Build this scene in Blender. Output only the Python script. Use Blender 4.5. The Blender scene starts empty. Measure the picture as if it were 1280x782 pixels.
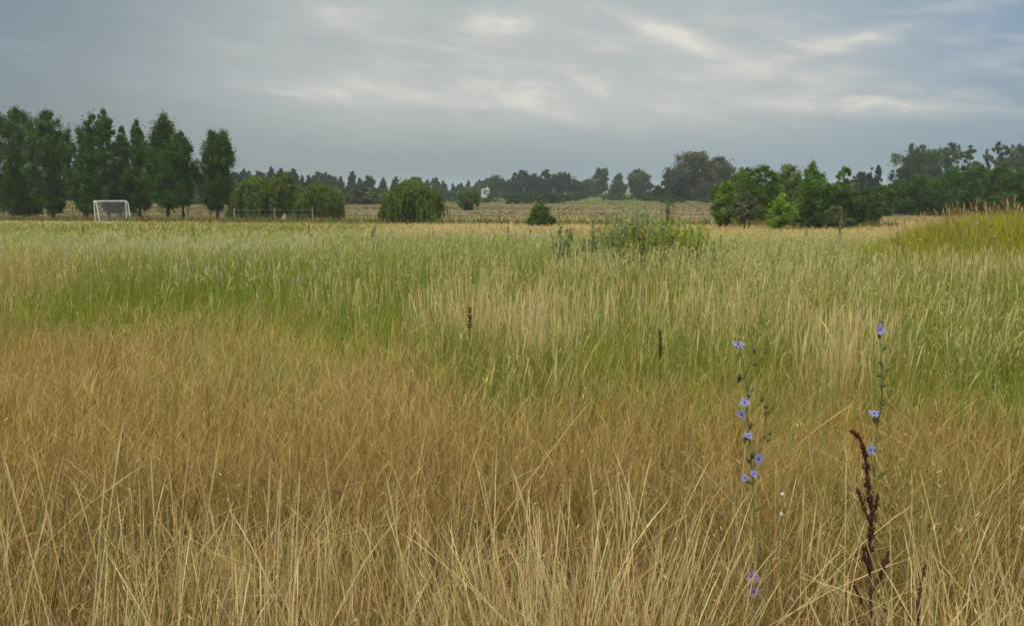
import bpy, math, random
import numpy as np
from mathutils import Vector

R = math.radians
RNG = np.random.default_rng(11)
random.seed(11)
sc = bpy.context.scene
COL = sc.collection

# ------------------------------------------------------------------ camera
F = 1230.0
EYE = 1.6
HOR = 238.0
PITCH = math.atan((391.0 - HOR) / F)
cam_d = bpy.data.cameras.new("camera")
cam = bpy.data.objects.new("camera", cam_d)
COL.objects.link(cam)
cam.location = (0, 0, EYE)
cam.rotation_euler = (math.pi / 2 - PITCH, 0, 0)
cam_d.sensor_fit = 'HORIZONTAL'
cam_d.angle = 2 * math.atan(640.0 / F)
cam_d.clip_start = 0.05
cam_d.clip_end = 8000
sc.camera = cam
CP, SP = math.cos(PITCH), math.sin(PITCH)


def at(px, py, d):
    """point on the sight line of photo pixel (px, py) at ground distance d"""
    x = (px - 640.0) / F
    y = (391.0 - py) / F
    dx, dy, dz = x, CP + y * SP, -SP + y * CP
    k = d / dy
    return Vector((dx * k, d, EYE + dz * k))


def xat(px, d):
    return at(px, HOR, d).x


# ------------------------------------------------------------------ noise + land form
def _hash(ix, iy, s):
    h = (ix.astype(np.int64) * 374761393 + iy.astype(np.int64) * 668265263 + s * 974634777) & 0x7fffffff
    h = ((h ^ (h >> 13)) * 1274126177) & 0x7fffffff
    return ((h ^ (h >> 16)) & 0xffff) / 65535.0


def noise(x, y, s=0):
    x = np.asarray(x, float); y = np.asarray(y, float)
    ix = np.floor(x); iy = np.floor(y)
    fx = x - ix; fy = y - iy
    fx = fx * fx * (3 - 2 * fx); fy = fy * fy * (3 - 2 * fy)
    a = _hash(ix, iy, s); b = _hash(ix + 1, iy, s); c = _hash(ix, iy + 1, s); e = _hash(ix + 1, iy + 1, s)
    return (a * (1 - fx) + b * fx) * (1 - fy) + (c * (1 - fx) + e * fx) * fy


def fbm(x, y, s=0, o=3):
    v = 0; a = .5; t = 0
    for i in range(o):
        v = v + a * noise(x * 2 ** i, y * 2 ** i, s + i * 7); t += a; a *= .5
    return v / t


def sstep(a, b, x):
    t = np.clip((np.asarray(x, float) - a) / (b - a), 0, 1)
    return t * t * (3 - 2 * t)


MX, MY = 10.9, 19.0          # the grassy mound


def mound(x, y):
    r2 = ((x - MX) / 3.45) ** 2 + ((y - MY) / 4.0) ** 2
    return .93 * np.exp(-r2 ** 2)


def ground_z(x, y):
    x = np.asarray(x, float); y = np.asarray(y, float)
    z = -1.4 * sstep(6, 70, y)
    near = 1 - sstep(40, 120, y)
    z = z + near * (0.10 * (fbm(x * .5, y * .5, 3) - .5) + .25 * (fbm(x * .09, y * .09, 5) - .5))
    z = z + mound(x, y)
    return z


def gz(x, y):
    return float(ground_z(np.array([x]), np.array([y]))[0])


# ------------------------------------------------------------------ helpers
def new_mat(name):
    m = bpy.data.materials.new(name); m.use_nodes = True
    nt = m.node_tree
    for n in list(nt.nodes):
        nt.nodes.remove(n)
    out = nt.nodes.new('ShaderNodeOutputMaterial')
    return m, nt, out


def leaf_mat(name, translucent=.3):
    """plant tissue: colour of each leaf or blade from the mesh, light passes partly through"""
    m, nt, out = new_mat(name)
    at_ = nt.nodes.new('ShaderNodeAttribute'); at_.attribute_name = 'Col'
    d = nt.nodes.new('ShaderNodeBsdfDiffuse'); t = nt.nodes.new('ShaderNodeBsdfTranslucent')
    mx = nt.nodes.new('ShaderNodeMixShader'); mx.inputs[0].default_value = translucent
    nt.links.new(at_.outputs['Color'], d.inputs['Color']); nt.links.new(at_.outputs['Color'], t.inputs['Color'])
    nt.links.new(d.outputs[0], mx.inputs[1]); nt.links.new(t.outputs[0], mx.inputs[2])
    nt.links.new(mx.outputs[0], out.inputs['Surface'])
    return m


def solid_mat(name, c1, c2, scale=6., rough=.8, stretch=(1, 1, 1), spec=.2):
    m, nt, out = new_mat(name)
    p = nt.nodes.new('ShaderNodeBsdfPrincipled')
    p.inputs['Roughness'].default_value = rough
    p.inputs['Specular IOR Level'].default_value = spec
    tc = nt.nodes.new('ShaderNodeTexCoord'); mp = nt.nodes.new('ShaderNodeMapping'); mp.inputs['Scale'].default_value = stretch
    n = nt.nodes.new('ShaderNodeTexNoise'); n.inputs['Scale'].default_value = scale; n.inputs['Detail'].default_value = 5
    r = nt.nodes.new('ShaderNodeValToRGB')
    r.color_ramp.elements[0].position = .35; r.color_ramp.elements[1].position = .65
    r.color_ramp.elements[0].color = (*c1, 1); r.color_ramp.elements[1].color = (*c2, 1)
    nt.links.new(tc.outputs['Object'], mp.inputs[0]); nt.links.new(mp.outputs[0], n.inputs['Vector'])
    nt.links.new(n.outputs['Fac'], r.inputs[0]); nt.links.new(r.outputs[0], p.inputs['Base Color'])
    nt.links.new(p.outputs[0], out.inputs['Surface'])
    return m


def mesh_arrays(name, V, Fq, C, mat, parent=None, smooth=False):
    """V (n,3), Fq (m,k) faces of one size, C (n,3) or None -> one linked mesh object"""
    V = np.asarray(V, np.float32); Fq = np.asarray(Fq, np.int32)
    me = bpy.data.meshes.new(name)
    k = Fq.shape[1]; m = len(Fq)
    me.vertices.add(len(V)); me.vertices.foreach_set('co', V.ravel())
    me.loops.add(m * k); me.loops.foreach_set('vertex_index', Fq.ravel())
    me.polygons.add(m); me.polygons.foreach_set('loop_start', np.arange(0, m * k, k, dtype=np.int32))
    me.polygons.foreach_set('loop_total', np.full(m, k, np.int32))
    if smooth:
        me.polygons.foreach_set('use_smooth', np.ones(m, bool))
    me.update(calc_edges=True)
    if C is not None:
        a = me.color_attributes.new('Col', 'FLOAT_COLOR', 'POINT')
        c4 = np.ones((len(V), 4), np.float32); c4[:, :3] = C
        a.data.foreach_set('color', c4.ravel())
    me.materials.append(mat)
    o = bpy.data.objects.new(name, me); COL.objects.link(o)
    if parent is not None:
        o.parent = parent
    return o


def tag(o, label=None, cat=None, group=None, kind=None):
    if label: o['label'] = label
    if cat: o['category'] = cat
    if group: o['group'] = group
    if kind: o['kind'] = kind
    return o


def empty(name, loc, label, cat, group=None, rz=0.):
    o = bpy.data.objects.new(name, None); COL.objects.link(o)
    o.empty_display_size = .2
    o.location = loc; o.rotation_euler = (0, 0, rz)
    return tag(o, label, cat, group)


class MB:
    """collects tubes, boxes and quads, then links them as one mesh"""
    def __init__(s):
        s.v = []; s.f = []

    def tube(s, pts, rad, n=6, cap=True):
        pts = [Vector(p) for p in pts]
        if not hasattr(rad, '__len__'): rad = [rad] * len(pts)
        b = len(s.v)
        for i, p in enumerate(pts):
            t = (pts[min(i + 1, len(pts) - 1)] - pts[max(i - 1, 0)])
            t = t.normalized() if t.length > 1e-9 else Vector((0, 0, 1))
            a = t.cross(Vector((0, 0, 1)))
            if a.length < 1e-3: a = Vector((1, 0, 0))
            a.normalize(); c = t.cross(a)
            for j in range(n):
                q = 2 * math.pi * j / n
                s.v.append(p + a * math.cos(q) * rad[i] + c * math.sin(q) * rad[i])
        for i in range(len(pts) - 1):
            for j in range(n):
                s.f.append((b + i * n + j, b + i * n + (j + 1) % n, b + (i + 1) * n + (j + 1) % n, b + (i + 1) * n + j))
        if cap:
            s.f.append(tuple(b + j for j in range(n))[::-1]); s.f.append(tuple(b + (len(pts) - 1) * n + j for j in range(n)))

    def box(s, lo, hi):
        b = len(s.v)
        for z in (lo[2], hi[2]):
            for x, y in ((lo[0], lo[1]), (hi[0], lo[1]), (hi[0], hi[1]), (lo[0], hi[1])):
                s.v.append(Vector((x, y, z)))
        for f in ((3, 2, 1, 0), (4, 5, 6, 7), (0, 1, 5, 4), (1, 2, 6, 5), (2, 3, 7, 6), (3, 0, 4, 7)):
            s.f.append(tuple(b + i for i in f))

    def poly(s, pts):
        b = len(s.v); s.v += [Vector(p) for p in pts]; s.f.append(tuple(range(b, b + len(pts))))

    def build(s, name, mat, parent=None, smooth=False):
        me = bpy.data.meshes.new(name); me.from_pydata([tuple(v) for v in s.v], [], s.f); me.update()
        if smooth:
            for p in me.polygons: p.use_smooth = True
        me.materials.append(mat)
        o = bpy.data.objects.new(name, me); COL.objects.link(o)
        if parent is not None: o.parent = parent
        return o


M_GRASS = leaf_mat('grass_blades', .35)
M_STRAW = leaf_mat('dry_straw', .12)
M_LEAF = leaf_mat('tree_leaves', .30)
M_PETAL = leaf_mat('petals', .4)
M_BARK = solid_mat('bark', (.07, .055, .04), (.13, .105, .08), 9, .9, (1, 1, .3))
M_WOOD = solid_mat('weathered_wood', (.10, .075, .05), (.2, .16, .11), 5, .9, (4, 4, 1))
M_POST = solid_mat('pale_post', (.20, .17, .12), (.32, .28, .21), 7, .85)
M_WIRE = solid_mat('galvanised_wire', (.35, .35, .34), (.5, .5, .48), 3, .5)
M_WHITE = solid_mat('white_paint', (.50, .50, .46), (.72, .72, .68), 3, .45, spec=.4)
M_NET = solid_mat('net_cord', (.33, .34, .33), (.45, .45, .44), 8, .9)
M_STALK = solid_mat('green_stalk', (.12, .15, .04), (.19, .20, .07), 40, .8)
M_RUST = solid_mat('dock_seed', (.040, .012, .009), (.15, .050, .032), 90, .85)
M_RSTEM = solid_mat('dock_stem', (.06, .026, .016), (.11, .055, .03), 60, .85)
M_UMBEL = solid_mat('umbel_cream', (.42, .42, .30), (.55, .54, .42), 40, .9)
M_STEMW = solid_mat('seed_fluff', (.7, .68, .6), (.82, .8, .74), 60, .9)

# ------------------------------------------------------------------ grass
def blades(base, H, W, lean_az, lean, droop, ts, ws, cols, face=None, rng=RNG):
    """base (N,3); ts/ws row positions and widths; cols (N,rows,3). Returns V, F, C"""
    N = len(base); S = len(ts)
    face = rng.uniform(0, math.pi, N) if face is None else face
    wx, wy = np.cos(face), np.sin(face)
    lx, ly = np.cos(lean_az), np.sin(lean_az)
    V = np.empty((N, S, 2, 3)); C = np.empty((N, S, 2, 3))
    for i, t in enumerate(ts):
        hor = H * (lean * t + droop * t ** 2.6)
        ver = H * (t - .42 * np.abs(droop) * t ** 3.2 - .25 * lean ** 2 * t)
        cx = base[:, 0] + lx * hor; cy = base[:, 1] + ly * hor; cz = base[:, 2] + ver - .02
        w = W * ws[i] * .5
        for k, sg in ((0, -1), (1, 1)):
            V[:, i, k, 0] = cx + sg * wx * w; V[:, i, k, 1] = cy + sg * wy * w; V[:, i, k, 2] = cz
            C[:, i, k] = cols[:, i]
    idx = np.arange(N * S * 2).reshape(N, S, 2)
    Fq = np.stack([idx[:, :-1, 0], idx[:, :-1, 1], idx[:, 1:, 1], idx[:, 1:, 0]], -1).reshape(-1, 4)
    return V.reshape(-1, 3), Fq, C.reshape(-1, 3)


class Bunch:
    def __init__(s): s.V = []; s.F = []; s.C = []; s.n = 0

    def add(s, V, Fq, C):
        s.V.append(V); s.F.append(Fq + s.n); s.C.append(C); s.n += len(V)

    def build(s, name, mat, parent=None):
        return mesh_arrays(name, np.concatenate(s.V), np.concatenate(s.F), np.concatenate(s.C), mat, parent)


def scatter(n, y0, y1, power=1.0, margin=1.6, side=.60, rng=RNG):
    """points over the fan in front of the camera, y density ~ y^-power (log for 1)"""
    u = rng.random(n)
    if abs(power - 1) < 1e-6:
        y = y0 * (y1 / y0) ** u
    else:
        k = 1 - power
        y = (y0 ** k + u * (y1 ** k - y0 ** k)) ** (1 / k)
    x = rng.uniform(-1, 1, n) * side * (y + margin)
    return x, y


def on_ground(x, y):
    return np.stack([x, y, ground_z(x, y)], -1)


def ucol(x, y):
    return 640 + F * x / np.maximum(y, .3)


def jit(c, n, v=.18, hv=.06, rng=RNG):
    c = np.asarray(c, float)
    if c.ndim == 1: c = np.repeat(c[None], n, 0)
    return np.clip(c * (1 + rng.normal(0, v, (n, 1))) * (1 + rng.normal(0, hv, (n, 3))), .004, .9)


def mixc(a, b, t):
    t = np.asarray(t)[:, None]
    return np.asarray(a) * (1 - t) + np.asarray(b) * t


STRAW = np.array([.53, .395, .148]); PALE = np.array([.68, .56, .29]); GOLD = np.array([.40, .255, .078])
BROWN = np.array([.16, .092, .032]); GREEN = np.array([.15, .225, .028]); YGREEN = np.array([.31, .31, .045])
GREY = np.array([.36, .38, .115]); RUSSET = np.array([.21, .125, .065]); DEEP = np.array([.06, .105, .02])


def dry_edge(x, y):
    """distance at which the matted dry grass gives way to green"""
    p = ucol(x, y)
    return np.interp(p, [-200, 0, 400, 540, 620, 740, 900, 1280, 1500], [8.2, 7.9, 7.2, 5.4, 4.5, 4.8, 5.1, 4.6, 4.6]) + 1.3 * (fbm(x * .9, y * .9, 21) - .5)


def greenness(x, y):
    """0 dry .. 1 lush for the tall grass beyond the dry edge"""
    p = ucol(x, y)
    g = sstep(.36, .62, fbm(x * .33, y * .16, 31) * .75 + fbm(x * 1.3, y * .7, 41) * .25)
    g = np.clip(.42 + .68 * g, 0, 1)
    lush = np.exp(-((p - 250) / 260) ** 2) * np.exp(-((y - 11) / 4.0) ** 2)
    g = np.clip(g + .8 * lush, 0, 1)
    g = g * (1 - .9 * np.exp(-((p - 10) / 70) ** 2) * sstep(8, 9, y) * (1 - sstep(19, 24, y)))
    far_green = (1 - sstep(380, 560, p)) * sstep(26, 40, y)
    g = np.clip(g + .6 * far_green, 0, 1)
    g = g * (1 - .85 * sstep(860, 960, p) * sstep(26, 36, y))
    return g


ONES = lambda n: np.ones(n)


def cols_flat(c, rows):
    return np.repeat(c[:, None, :], rows, 1)


LEAF_T, LEAF_W = (0, .35, .7, 1.), (.8, 1., .7, .12)
STEM_T, STEM_W = (0, .45, .80, .835, .90, .96, 1.), (1., .9, .75, 1.1, 2.5, 2.0, .5)


def build_grass():
    rng = RNG
    # --- low thatch and leaves close to the soil
    B = Bunch()
    x, y = scatter(26000, .7, 16, 1.0)
    n = len(x)
    k = sstep(-.4, .6, y - dry_edge(x, y))
    c = mixc(mixc(BROWN, GOLD, rng.random(n)), mixc(DEEP, YGREEN, rng.random(n) * .7), np.clip(k * .85 + (fbm(x * 1.2, y * 1.2, 77) > .54) * .75, 0, 1))
    B.add(*blades(on_ground(x, y), rng.uniform(.18, .45, n), .0045 + .0011 * y, rng.uniform(0, 6.28, n), rng.uniform(.1, .7, n), rng.uniform(0, .7, n), LEAF_T, LEAF_W, cols_flat(jit(c, n, .22), 4)))
    o = B.build('undergrowth', M_STRAW)
    tag(o, 'short tangled brown and olive blades filling the base of the tall grass', 'grass', kind='stuff')

    # --- fine matted dry grass
    B = Bunch()
    x, y = scatter(165000, 1.25, 9.5, .75)
    keep = rng.random(len(x)) < 1 - sstep(-.3, .7, y - dry_edge(x, y)) * .93
    keep &= rng.random(len(x)) < .16 + .84 * sstep(2.0, 3.2, y) * sstep(.36, .56, fbm(x * 1.2, y * 1.2, 57) + .13 * np.clip(y - 2.8, 0, 4))
    x, y = x[keep], y[keep]; n = len(x)
    big = fbm(x * .55, y * .55, 51); sml = fbm(x * 2.4, y * 2.4, 61)
    H = (.34 + .24 * big + .26 * sml) * rng.uniform(.65, 1.18, n) * (1 - .12 * np.exp(-((y - 3.1) / .5) ** 2)) + .09 * sstep(4, 6, y)
    t = np.clip(rng.normal(.42, .22, n) + 1.1 * (big - .5) + .16 * np.clip(y - 4.2, -1.6, 2), 0, 1)
    c = mixc(GOLD, STRAW, t)
    br = rng.random(n) < .12 + .34 * (1 - sstep(2.7, 4.0, y)); c[br] = BROWN
    gr = rng.random(n) < .10 + .35 * sstep(.56, .7, fbm(x * .7 + 9, y * .7, 71)); c[gr] = mixc(GREY, YGREEN, rng.random(gr.sum()))
    W = rng.uniform(.0010, .0018, n) * (1 + .11 * y)
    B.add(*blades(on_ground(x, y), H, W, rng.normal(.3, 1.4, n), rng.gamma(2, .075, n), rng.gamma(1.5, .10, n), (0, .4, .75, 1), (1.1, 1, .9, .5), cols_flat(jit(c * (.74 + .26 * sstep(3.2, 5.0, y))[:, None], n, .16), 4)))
    # drooping feathery tops: short wisps leaving the upper half of the strands
    m = 80000
    i = rng.integers(0, n, m)
    f = rng.uniform(.55, .95, m)
    base = on_ground(x[i] + rng.normal(0, .03, m), y[i] + rng.normal(0, .03, m)); base[:, 2] += H[i] * f
    B.add(*blades(base, rng.uniform(.04, .13, m), W[i] * .8, rng.uniform(0, 6.28, m), rng.uniform(.2, 1.0, m), rng.uniform(.0, .6, m), (0, .5, 1), (1, .9, .4), cols_flat(jit(mixc(c[i], STRAW, rng.random(m) * .5), m, .15), 3)))
    o = B.build('dry_grass', M_STRAW)
    tag(o, 'fine golden brown dry grass matted across the near field', 'grass', kind='stuff')

    # --- pale straw stalks nearest the camera
    B = Bunch()
    x, y = scatter(20000, 1.2, 3.9, .6)
    cl = fbm(x * 1.5, y * 1.5, 81)
    keep = rng.random(len(x)) < sstep(.40, .58, cl) * (1 - sstep(2.4, 3.6, y) * .88) + .05
    x, y = x[keep], y[keep]; n = len(x)
    H = rng.normal(.70, .10, n) * (.86 + .3 * fbm(x * .9, y * .9, 91)) - .05 * sstep(2.4, 3.4, y)
    c = mixc(STRAW * .85, PALE, np.clip(rng.normal(.35, .35, n), 0, 1)); c = jit(c, n, .2)
    az = rng.normal(0, 1.2, n) + np.pi * (rng.random(n) < .5)
    B.add(*blades(on_ground(x, y), H, rng.uniform(.0012, .0026, n), az, np.abs(rng.normal(.04, .14, n)), rng.gamma(1.2, .09, n), (0, .3, .6, .82, .93, 1), (1.2, 1., .85, .75, 1.0, .3), cols_flat(c, 6)))
    # bent and fallen stalks
    x, y = scatter(420, 1.3, 4.2, .6); n = len(x)
    B.add(*blades(on_ground(x, y), rng.uniform(.5, .95, n), rng.uniform(.0016, .003, n), rng.normal(0, .7, n) + np.pi * (rng.random(n) < .4), rng.uniform(.2, .9, n), rng.uniform(.1, .5, n), (0, .3, .6, .82, .93, 1), (1.2, 1., .85, .75, 1.2, .3), cols_flat(jit(mixc(STRAW, PALE, rng.random(n)), n, .14), 6)))
    for (px, d, r, m, hgt) in ((20, 1.9, .05, 70, .74), (75, 2.05, .05, 80, .78), (160, 2.2, .06, 90, .74), (230, 2.0, .05, 80, .80), (330, 2.15, .06, 100, .76), (420, 2.4, .05, 60, .66), (520, 2.1, .06, 70, .66), (600, 2.3, .06, 80, .68),
                              (655, 2.35, .07, 160, .76), (705, 2.3, .06, 140, .74), (765, 2.45, .08, 200, .78), (820, 2.3, .06, 90, .70), (880, 2.1, .05, 60, .64), (1005, 3.0, .06, 50, .64), (1225, 2.5, .06, 55, .66), (-40, 1.9, .05, 70, .8), (1310, 2.3, .06, 80, .7), (300, 3.0, .07, 60, .64), (950, 3.1, .07, 60, .66), (1180, 3.3, .07, 70, .7)):
        qx = rng.normal(0, r, m); qy = rng.normal(0, r, m)
        xx = xat(px, d) + qx; yy = d + qy
        cs = jit(mixc(STRAW, PALE, np.clip(rng.normal(.65, .3, m), 0, 1)), m, .2)
        B.add(*blades(on_ground(xx, yy), hgt * rng.normal(.95, .14, m), rng.uniform(.0011, .0024, m), np.arctan2(qy, qx) + rng.normal(0, .7, m), np.abs(rng.normal(.10, .10, m)) + .9 * np.hypot(qx, qy), rng.gamma(1.3, .07, m), (0, .3, .6, .82, .93, 1), (1.2, 1., .85, .75, 1.1, .3), cols_flat(cs, 6)))
    # flattened thatch between the tufts
    x, y = scatter(6000, 1.2, 4.0, .6); n = len(x)
    base = on_ground(x, y); base[:, 2] += rng.uniform(.05, .38, n)
    B.add(*blades(base, rng.uniform(.15, .4, n), rng.uniform(.0015, .0032, n), rng.uniform(0, 6.28, n), rng.uniform(1.0, 1.9, n), rng.uniform(-.3, .3, n), (0, .4, .75, 1), (1, 1, .9, .4), cols_flat(jit(mixc(np.array([.34, .27, .17]), BROWN, rng.random(n)), n, .25), 4)))
    # fallen seed husks caught in the stalks
    x, y = scatter(16000, 1.2, 5.5, .7); n = len(x)
    base = on_ground(x, y); base[:, 2] += rng.uniform(.25, .68, n)
    B.add(*blades(base, rng.uniform(.006, .020, n), rng.uniform(.0015, .004, n), rng.uniform(0, 6.28, n), rng.uniform(.2, 1.4, n), rng.uniform(0, .4, n), (0, .5, 1), (.4, 1, .2), cols_flat(jit(mixc(PALE, GOLD, rng.random(n)), n, .2), 3)))
    # broader dead leaves curling from the tuft bases
    x, y = scatter(3500, 1.2, 4.5, .6); n = len(x)
    B.add(*blades(on_ground(x, y), rng.uniform(.25, .55, n), rng.uniform(.004, .007, n), rng.uniform(0, 6.28, n), rng.uniform(.2, .6, n), rng.uniform(.4, 1.1, n), (0, .35, .65, .85, 1.), (.8, 1., .8, .5, .1), cols_flat(jit(mixc(STRAW * .8, mixc(BROWN, YGREEN, rng.random(n) < .35), rng.random(n)), n, .2), 5)))
    # single tall stalks that stand out: foot pixel, tip pixel, distance
    for (fx, fy, tx, ty, d) in ((20, 782, -10, 590, 1.9), (62, 782, 0, 555, 1.9), (116, 782, 132, 590, 2.0), (118, 782, 155, 522, 2.1), (200, 782, 188, 562, 2.0),
                                (240, 782, 276, 540, 2.1), (215, 782, 238, 545, 2.1), (330, 782, 338, 572, 2.0), (345, 782, 352, 580, 2.1), (366, 782, 375, 585, 2.1),
                                (300, 782, 315, 560, 2.2), (515, 782, 482, 590, 2.3), (640, 782, 590, 560, 2.3), (700, 782, 640, 585, 2.3), (760, 782, 735, 570, 2.3), (790, 782, 756, 580, 2.4),
                                (590, 700, 735, 505, 2.9), (640, 782, 500, 665, 2.2), (1055, 760, 1058, 560, 2.6),
                                (1000, 760, 1005, 600, 2.6), (1240, 782, 1205, 560, 2.4), (1030, 700, 1010, 545, 3.0), (1180, 720, 1150, 590, 2.8), (420, 700, 405, 560, 2.8), (25, 782, 60, 640, 1.8), (90, 782, 40, 560, 2.2)):
        a = at(fx, fy, d); b = at(tx, ty, d * 1.03)
        g = Vector((a.x + (a.x - b.x) * .6, d, gz(a.x, d)))
        P = np.array([g, a, a.lerp(b, .5) + Vector((0, 0, .012)), a.lerp(b, .86) + Vector((0, 0, .008)), b])
        w = np.array([1.1, 1., .8, 1.1, .35]) * random.uniform(.0018, .0027)
        for off in ((1, 0, 0), (0, 1, 0)):
            off = np.array(off)
            V = np.stack([P - off * w[:, None] * .5, P + off * w[:, None] * .5], 1).reshape(-1, 3)
            idx = np.arange(10).reshape(5, 2)
            Fq = np.stack([idx[:-1, 0], idx[:-1, 1], idx[1:, 1], idx[1:, 0]], -1)
            B.add(V, Fq, np.repeat(jit(PALE, 1, .08), 10, 0))
    o = B.build('straw_stalks', M_STRAW)
    tag(o, 'tall pale straw stalks standing and bending closest to the viewer', 'grass', kind='stuff')

    # --- green leaf blades of the tall grass
    B = Bunch()
    x, y = scatter(190000, 3.7, 62, 1.0)
    e = sstep(-.5, .8, y - dry_edge(x, y)); g = greenness(x, y)
    keep = rng.random(len(x)) < e * (.55 + .45 * g) * (1 - sstep(48, 62, y) * .5)
    keep &= mound(x, y) < .16
    x, y = x[keep], y[keep]; g = g[keep]; n = len(x)
    hue = fbm(x * .5, y * .3, 101)
    c = mixc(mixc(GREEN, YGREEN, np.clip(rng.normal(.45, .25, n), 0, 1)), GREY, np.clip(sstep(12, 24, y) * .75 * (1 - .6 * sstep(34, 48, y)) + (hue - .5), 0, 1))
    dry = rng.random(n) > g * 1.0 + .42; c[dry] = mixc(STRAW, YGREEN, rng.random(dry.sum()))
    H = rng.uniform(.40, .78, n) * (.8 + .35 * fbm(x * .4, y * .4, 111)) * (1 - .45 * sstep(24, 45, y))
    B.add(*blades(on_ground(x, y), H, rng.uniform(.003, .0055, n) + .00055 * y * rng.uniform(.6, 1.3, n), rng.uniform(0, 6.28, n), rng.gamma(2, .06, n), rng.gamma(1.5, .10, n), LEAF_T, LEAF_W, cols_flat(jit(c, n, .2), 4)))
    o = B.build('green_grass', M_GRASS)
    tag(o, 'lush green and yellow green tall grass in the middle of the field', 'grass', kind='stuff')

    # --- seed stems over it
    B = Bunch()
    x, y = scatter(62000, 4.0, 48, 1.0)
    p = ucol(x, y)
    e = sstep(-.4, 1.0, y - dry_edge(x, y)); g = greenness(x, y)
    cl = fbm(x * 1.1, y * .45, 121)
    want = .10 + .62 * sstep(.44, .64, cl) * (1 - .6 * g)
    want = want * (.55 + .4 * np.exp(-((p - 780) / 240) ** 2) * (1 - sstep(14, 22, y)) + .15 * sstep(9, 16, y))
    want = want * (1 - .7 * np.exp(-((p - 230) / 220) ** 2) * (1 - sstep(12, 14, y)))
    keep = (rng.random(len(x)) < e * want) & (mound(x, y) < .14)
    x, y = x[keep], y[keep]; p = p[keep]; n = len(x)
    white = sstep(10, 17, y) * (1 - sstep(30, 40, y))
    c = mixc(mixc(mixc(STRAW, PALE, np.clip(rng.normal(.4, .25, n), 0, 1)), np.array([.36, .37, .07]), np.clip(rng.normal(.45, .3, n), 0, 1) * (1 - .5 * np.exp(-((p - 640) / 70) ** 2))), GREY, (.35 * rng.random(n)) * sstep(8, 20, y))
    head = mixc(c * 1.05, np.array([.60, .58, .36]), white * rng.random(n) * .8)
    pl = rng.random(n) < .45; head[pl] = head[pl] * .4 + np.array([.64, .60, .29]) * .6
    c = c * .86
    c = jit(c, n, .13); head = jit(head, n, .12)
    H = rng.normal(.80, .10, n) * (.88 + .24 * fbm(x * .3, y * .3, 131)) - .10 * sstep(14, 40, y)
    W = rng.uniform(.0014, .0025, n) + .00013 * y
    cc = np.stack([c, c, c, head, head, head, head], 1)
    az = rng.normal(0, 1.0, n)
    B.add(*blades(on_ground(x, y), H, W, az, rng.gamma(1.5, .04, n), rng.gamma(1.1, .07, n), STEM_T, STEM_W, cc))
    xw, yw = scatter(16000, 12, 34, 1.0); pw = ucol(xw, yw)
    kp = (rng.random(len(xw)) < np.exp(-((pw - 300) / 330) ** 2) * sstep(.42, .6, fbm(xw * .35, yw * .2, 191)) + .06) & (mound(xw, yw) < .1)
    xw, yw = xw[kp], yw[kp]; nw = len(xw)
    cw = np.repeat(jit(mixc(GREY, STRAW, rng.random(nw) * .5), nw, .12)[:, None], 7, 1); cw[:, 3:] = jit(mixc(np.array([.60, .57, .38]), GREY, rng.random(nw) * .6), nw, .12)[:, None]
    B.add(*blades(on_ground(xw, yw), rng.normal(.74, .09, nw), .0018 + .00022 * yw, rng.uniform(0, 6.28, nw), rng.gamma(1.5, .05, nw), rng.gamma(1.2, .09, nw), STEM_T, (1., .9, .75, 1.3, 2.4, 2.0, .5), cw))
    # spikelets shed along the upper stems
    m = 46000; i = rng.integers(0, n, m); f = rng.uniform(.62, 1.02, m)
    base = on_ground(x[i] + rng.normal(0, .05, m), y[i] + rng.normal(0, .05, m)); base[:, 2] += H[i] * f
    B.add(*blades(base, rng.uniform(.012, .035, m) + .0012 * y[i], (.0022 + .0006 * y[i]) * rng.uniform(.6, 1.3, m), rng.uniform(0, 6.28, m), rng.uniform(0, .9, m), rng.uniform(0, .4, m), (0, .5, 1), (.4, 1., .3), cols_flat(jit(mixc(np.array([.55, .50, .21]), GREY, rng.random(m) * .8), m, .15), 3)))
    # dense straw shocks that read as upright bundles
    for (px, d, r, m) in ((632, 7.0, .35, 420), (668, 6.2, .10, 110), (600, 8.2, .3, 200), (845, 7.5, .4, 150), (905, 8.5, .5, 110), (1058, 5.2, .12, 170), (1062, 5.9, .18, 150), (960, 9.0, .5, 90), (770, 9, .5, 130), (1250, 14, 1.2, 420), (1190, 13.0, .8, 200), (30, 12, .7, 300), (8, 15, .9, 260), (720, 12, .7, 160), (420, 9.5, .35, 90), (1130, 9, .5, 60)):
        xx = xat(px, d) + rng.normal(0, r, m); yy = d + rng.normal(0, r, m)
        cs = jit(mixc(STRAW, PALE, rng.random(m)) if px > 100 else mixc(STRAW, GOLD, rng.random(m)), m, .12)
        B.add(*blades(on_ground(xx, yy), rng.normal(.84, .10, m), rng.uniform(.0014, .0025, m) + .00013 * yy, rng.uniform(0, 6.28, m), rng.gamma(1.5, .035, m), rng.gamma(1.1, .05, m), STEM_T, STEM_W, cols_flat(cs, 7)))
    o = B.build('seed_grass', M_GRASS)
    tag(o, 'pale flowering grass stems with seed heads rising over the green', 'grass', kind='stuff')

    # --- far half of the field, short grass up to the trees
    B = Bunch()
    x, y = scatter(62000, 34, 112, .7, margin=4)
    p = ucol(x, y); n = len(x)
    gl = (1 - sstep(380, 560, p)) * (1 - sstep(86, 94, y))
    gl = np.clip(gl + .3 * (1 - sstep(760, 900, p)) * (1 - sstep(44, 60, y)), 0, 1) * np.clip(.55 + .9 * fbm(x * .15, y * .06, 141), 0, 1)
    c = mixc(mixc(mixc(STRAW, PALE, .45 * ONES(n)), GOLD, np.clip(.15 + 1.5 * (fbm(x * .1, y * .05, 151) - .5) + rng.normal(0, .2, n), 0, 1)), mixc(GREEN, YGREEN, rng.random(n)), np.clip(gl * 1.2 + rng.normal(0, .15, n), 0, 1))
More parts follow.
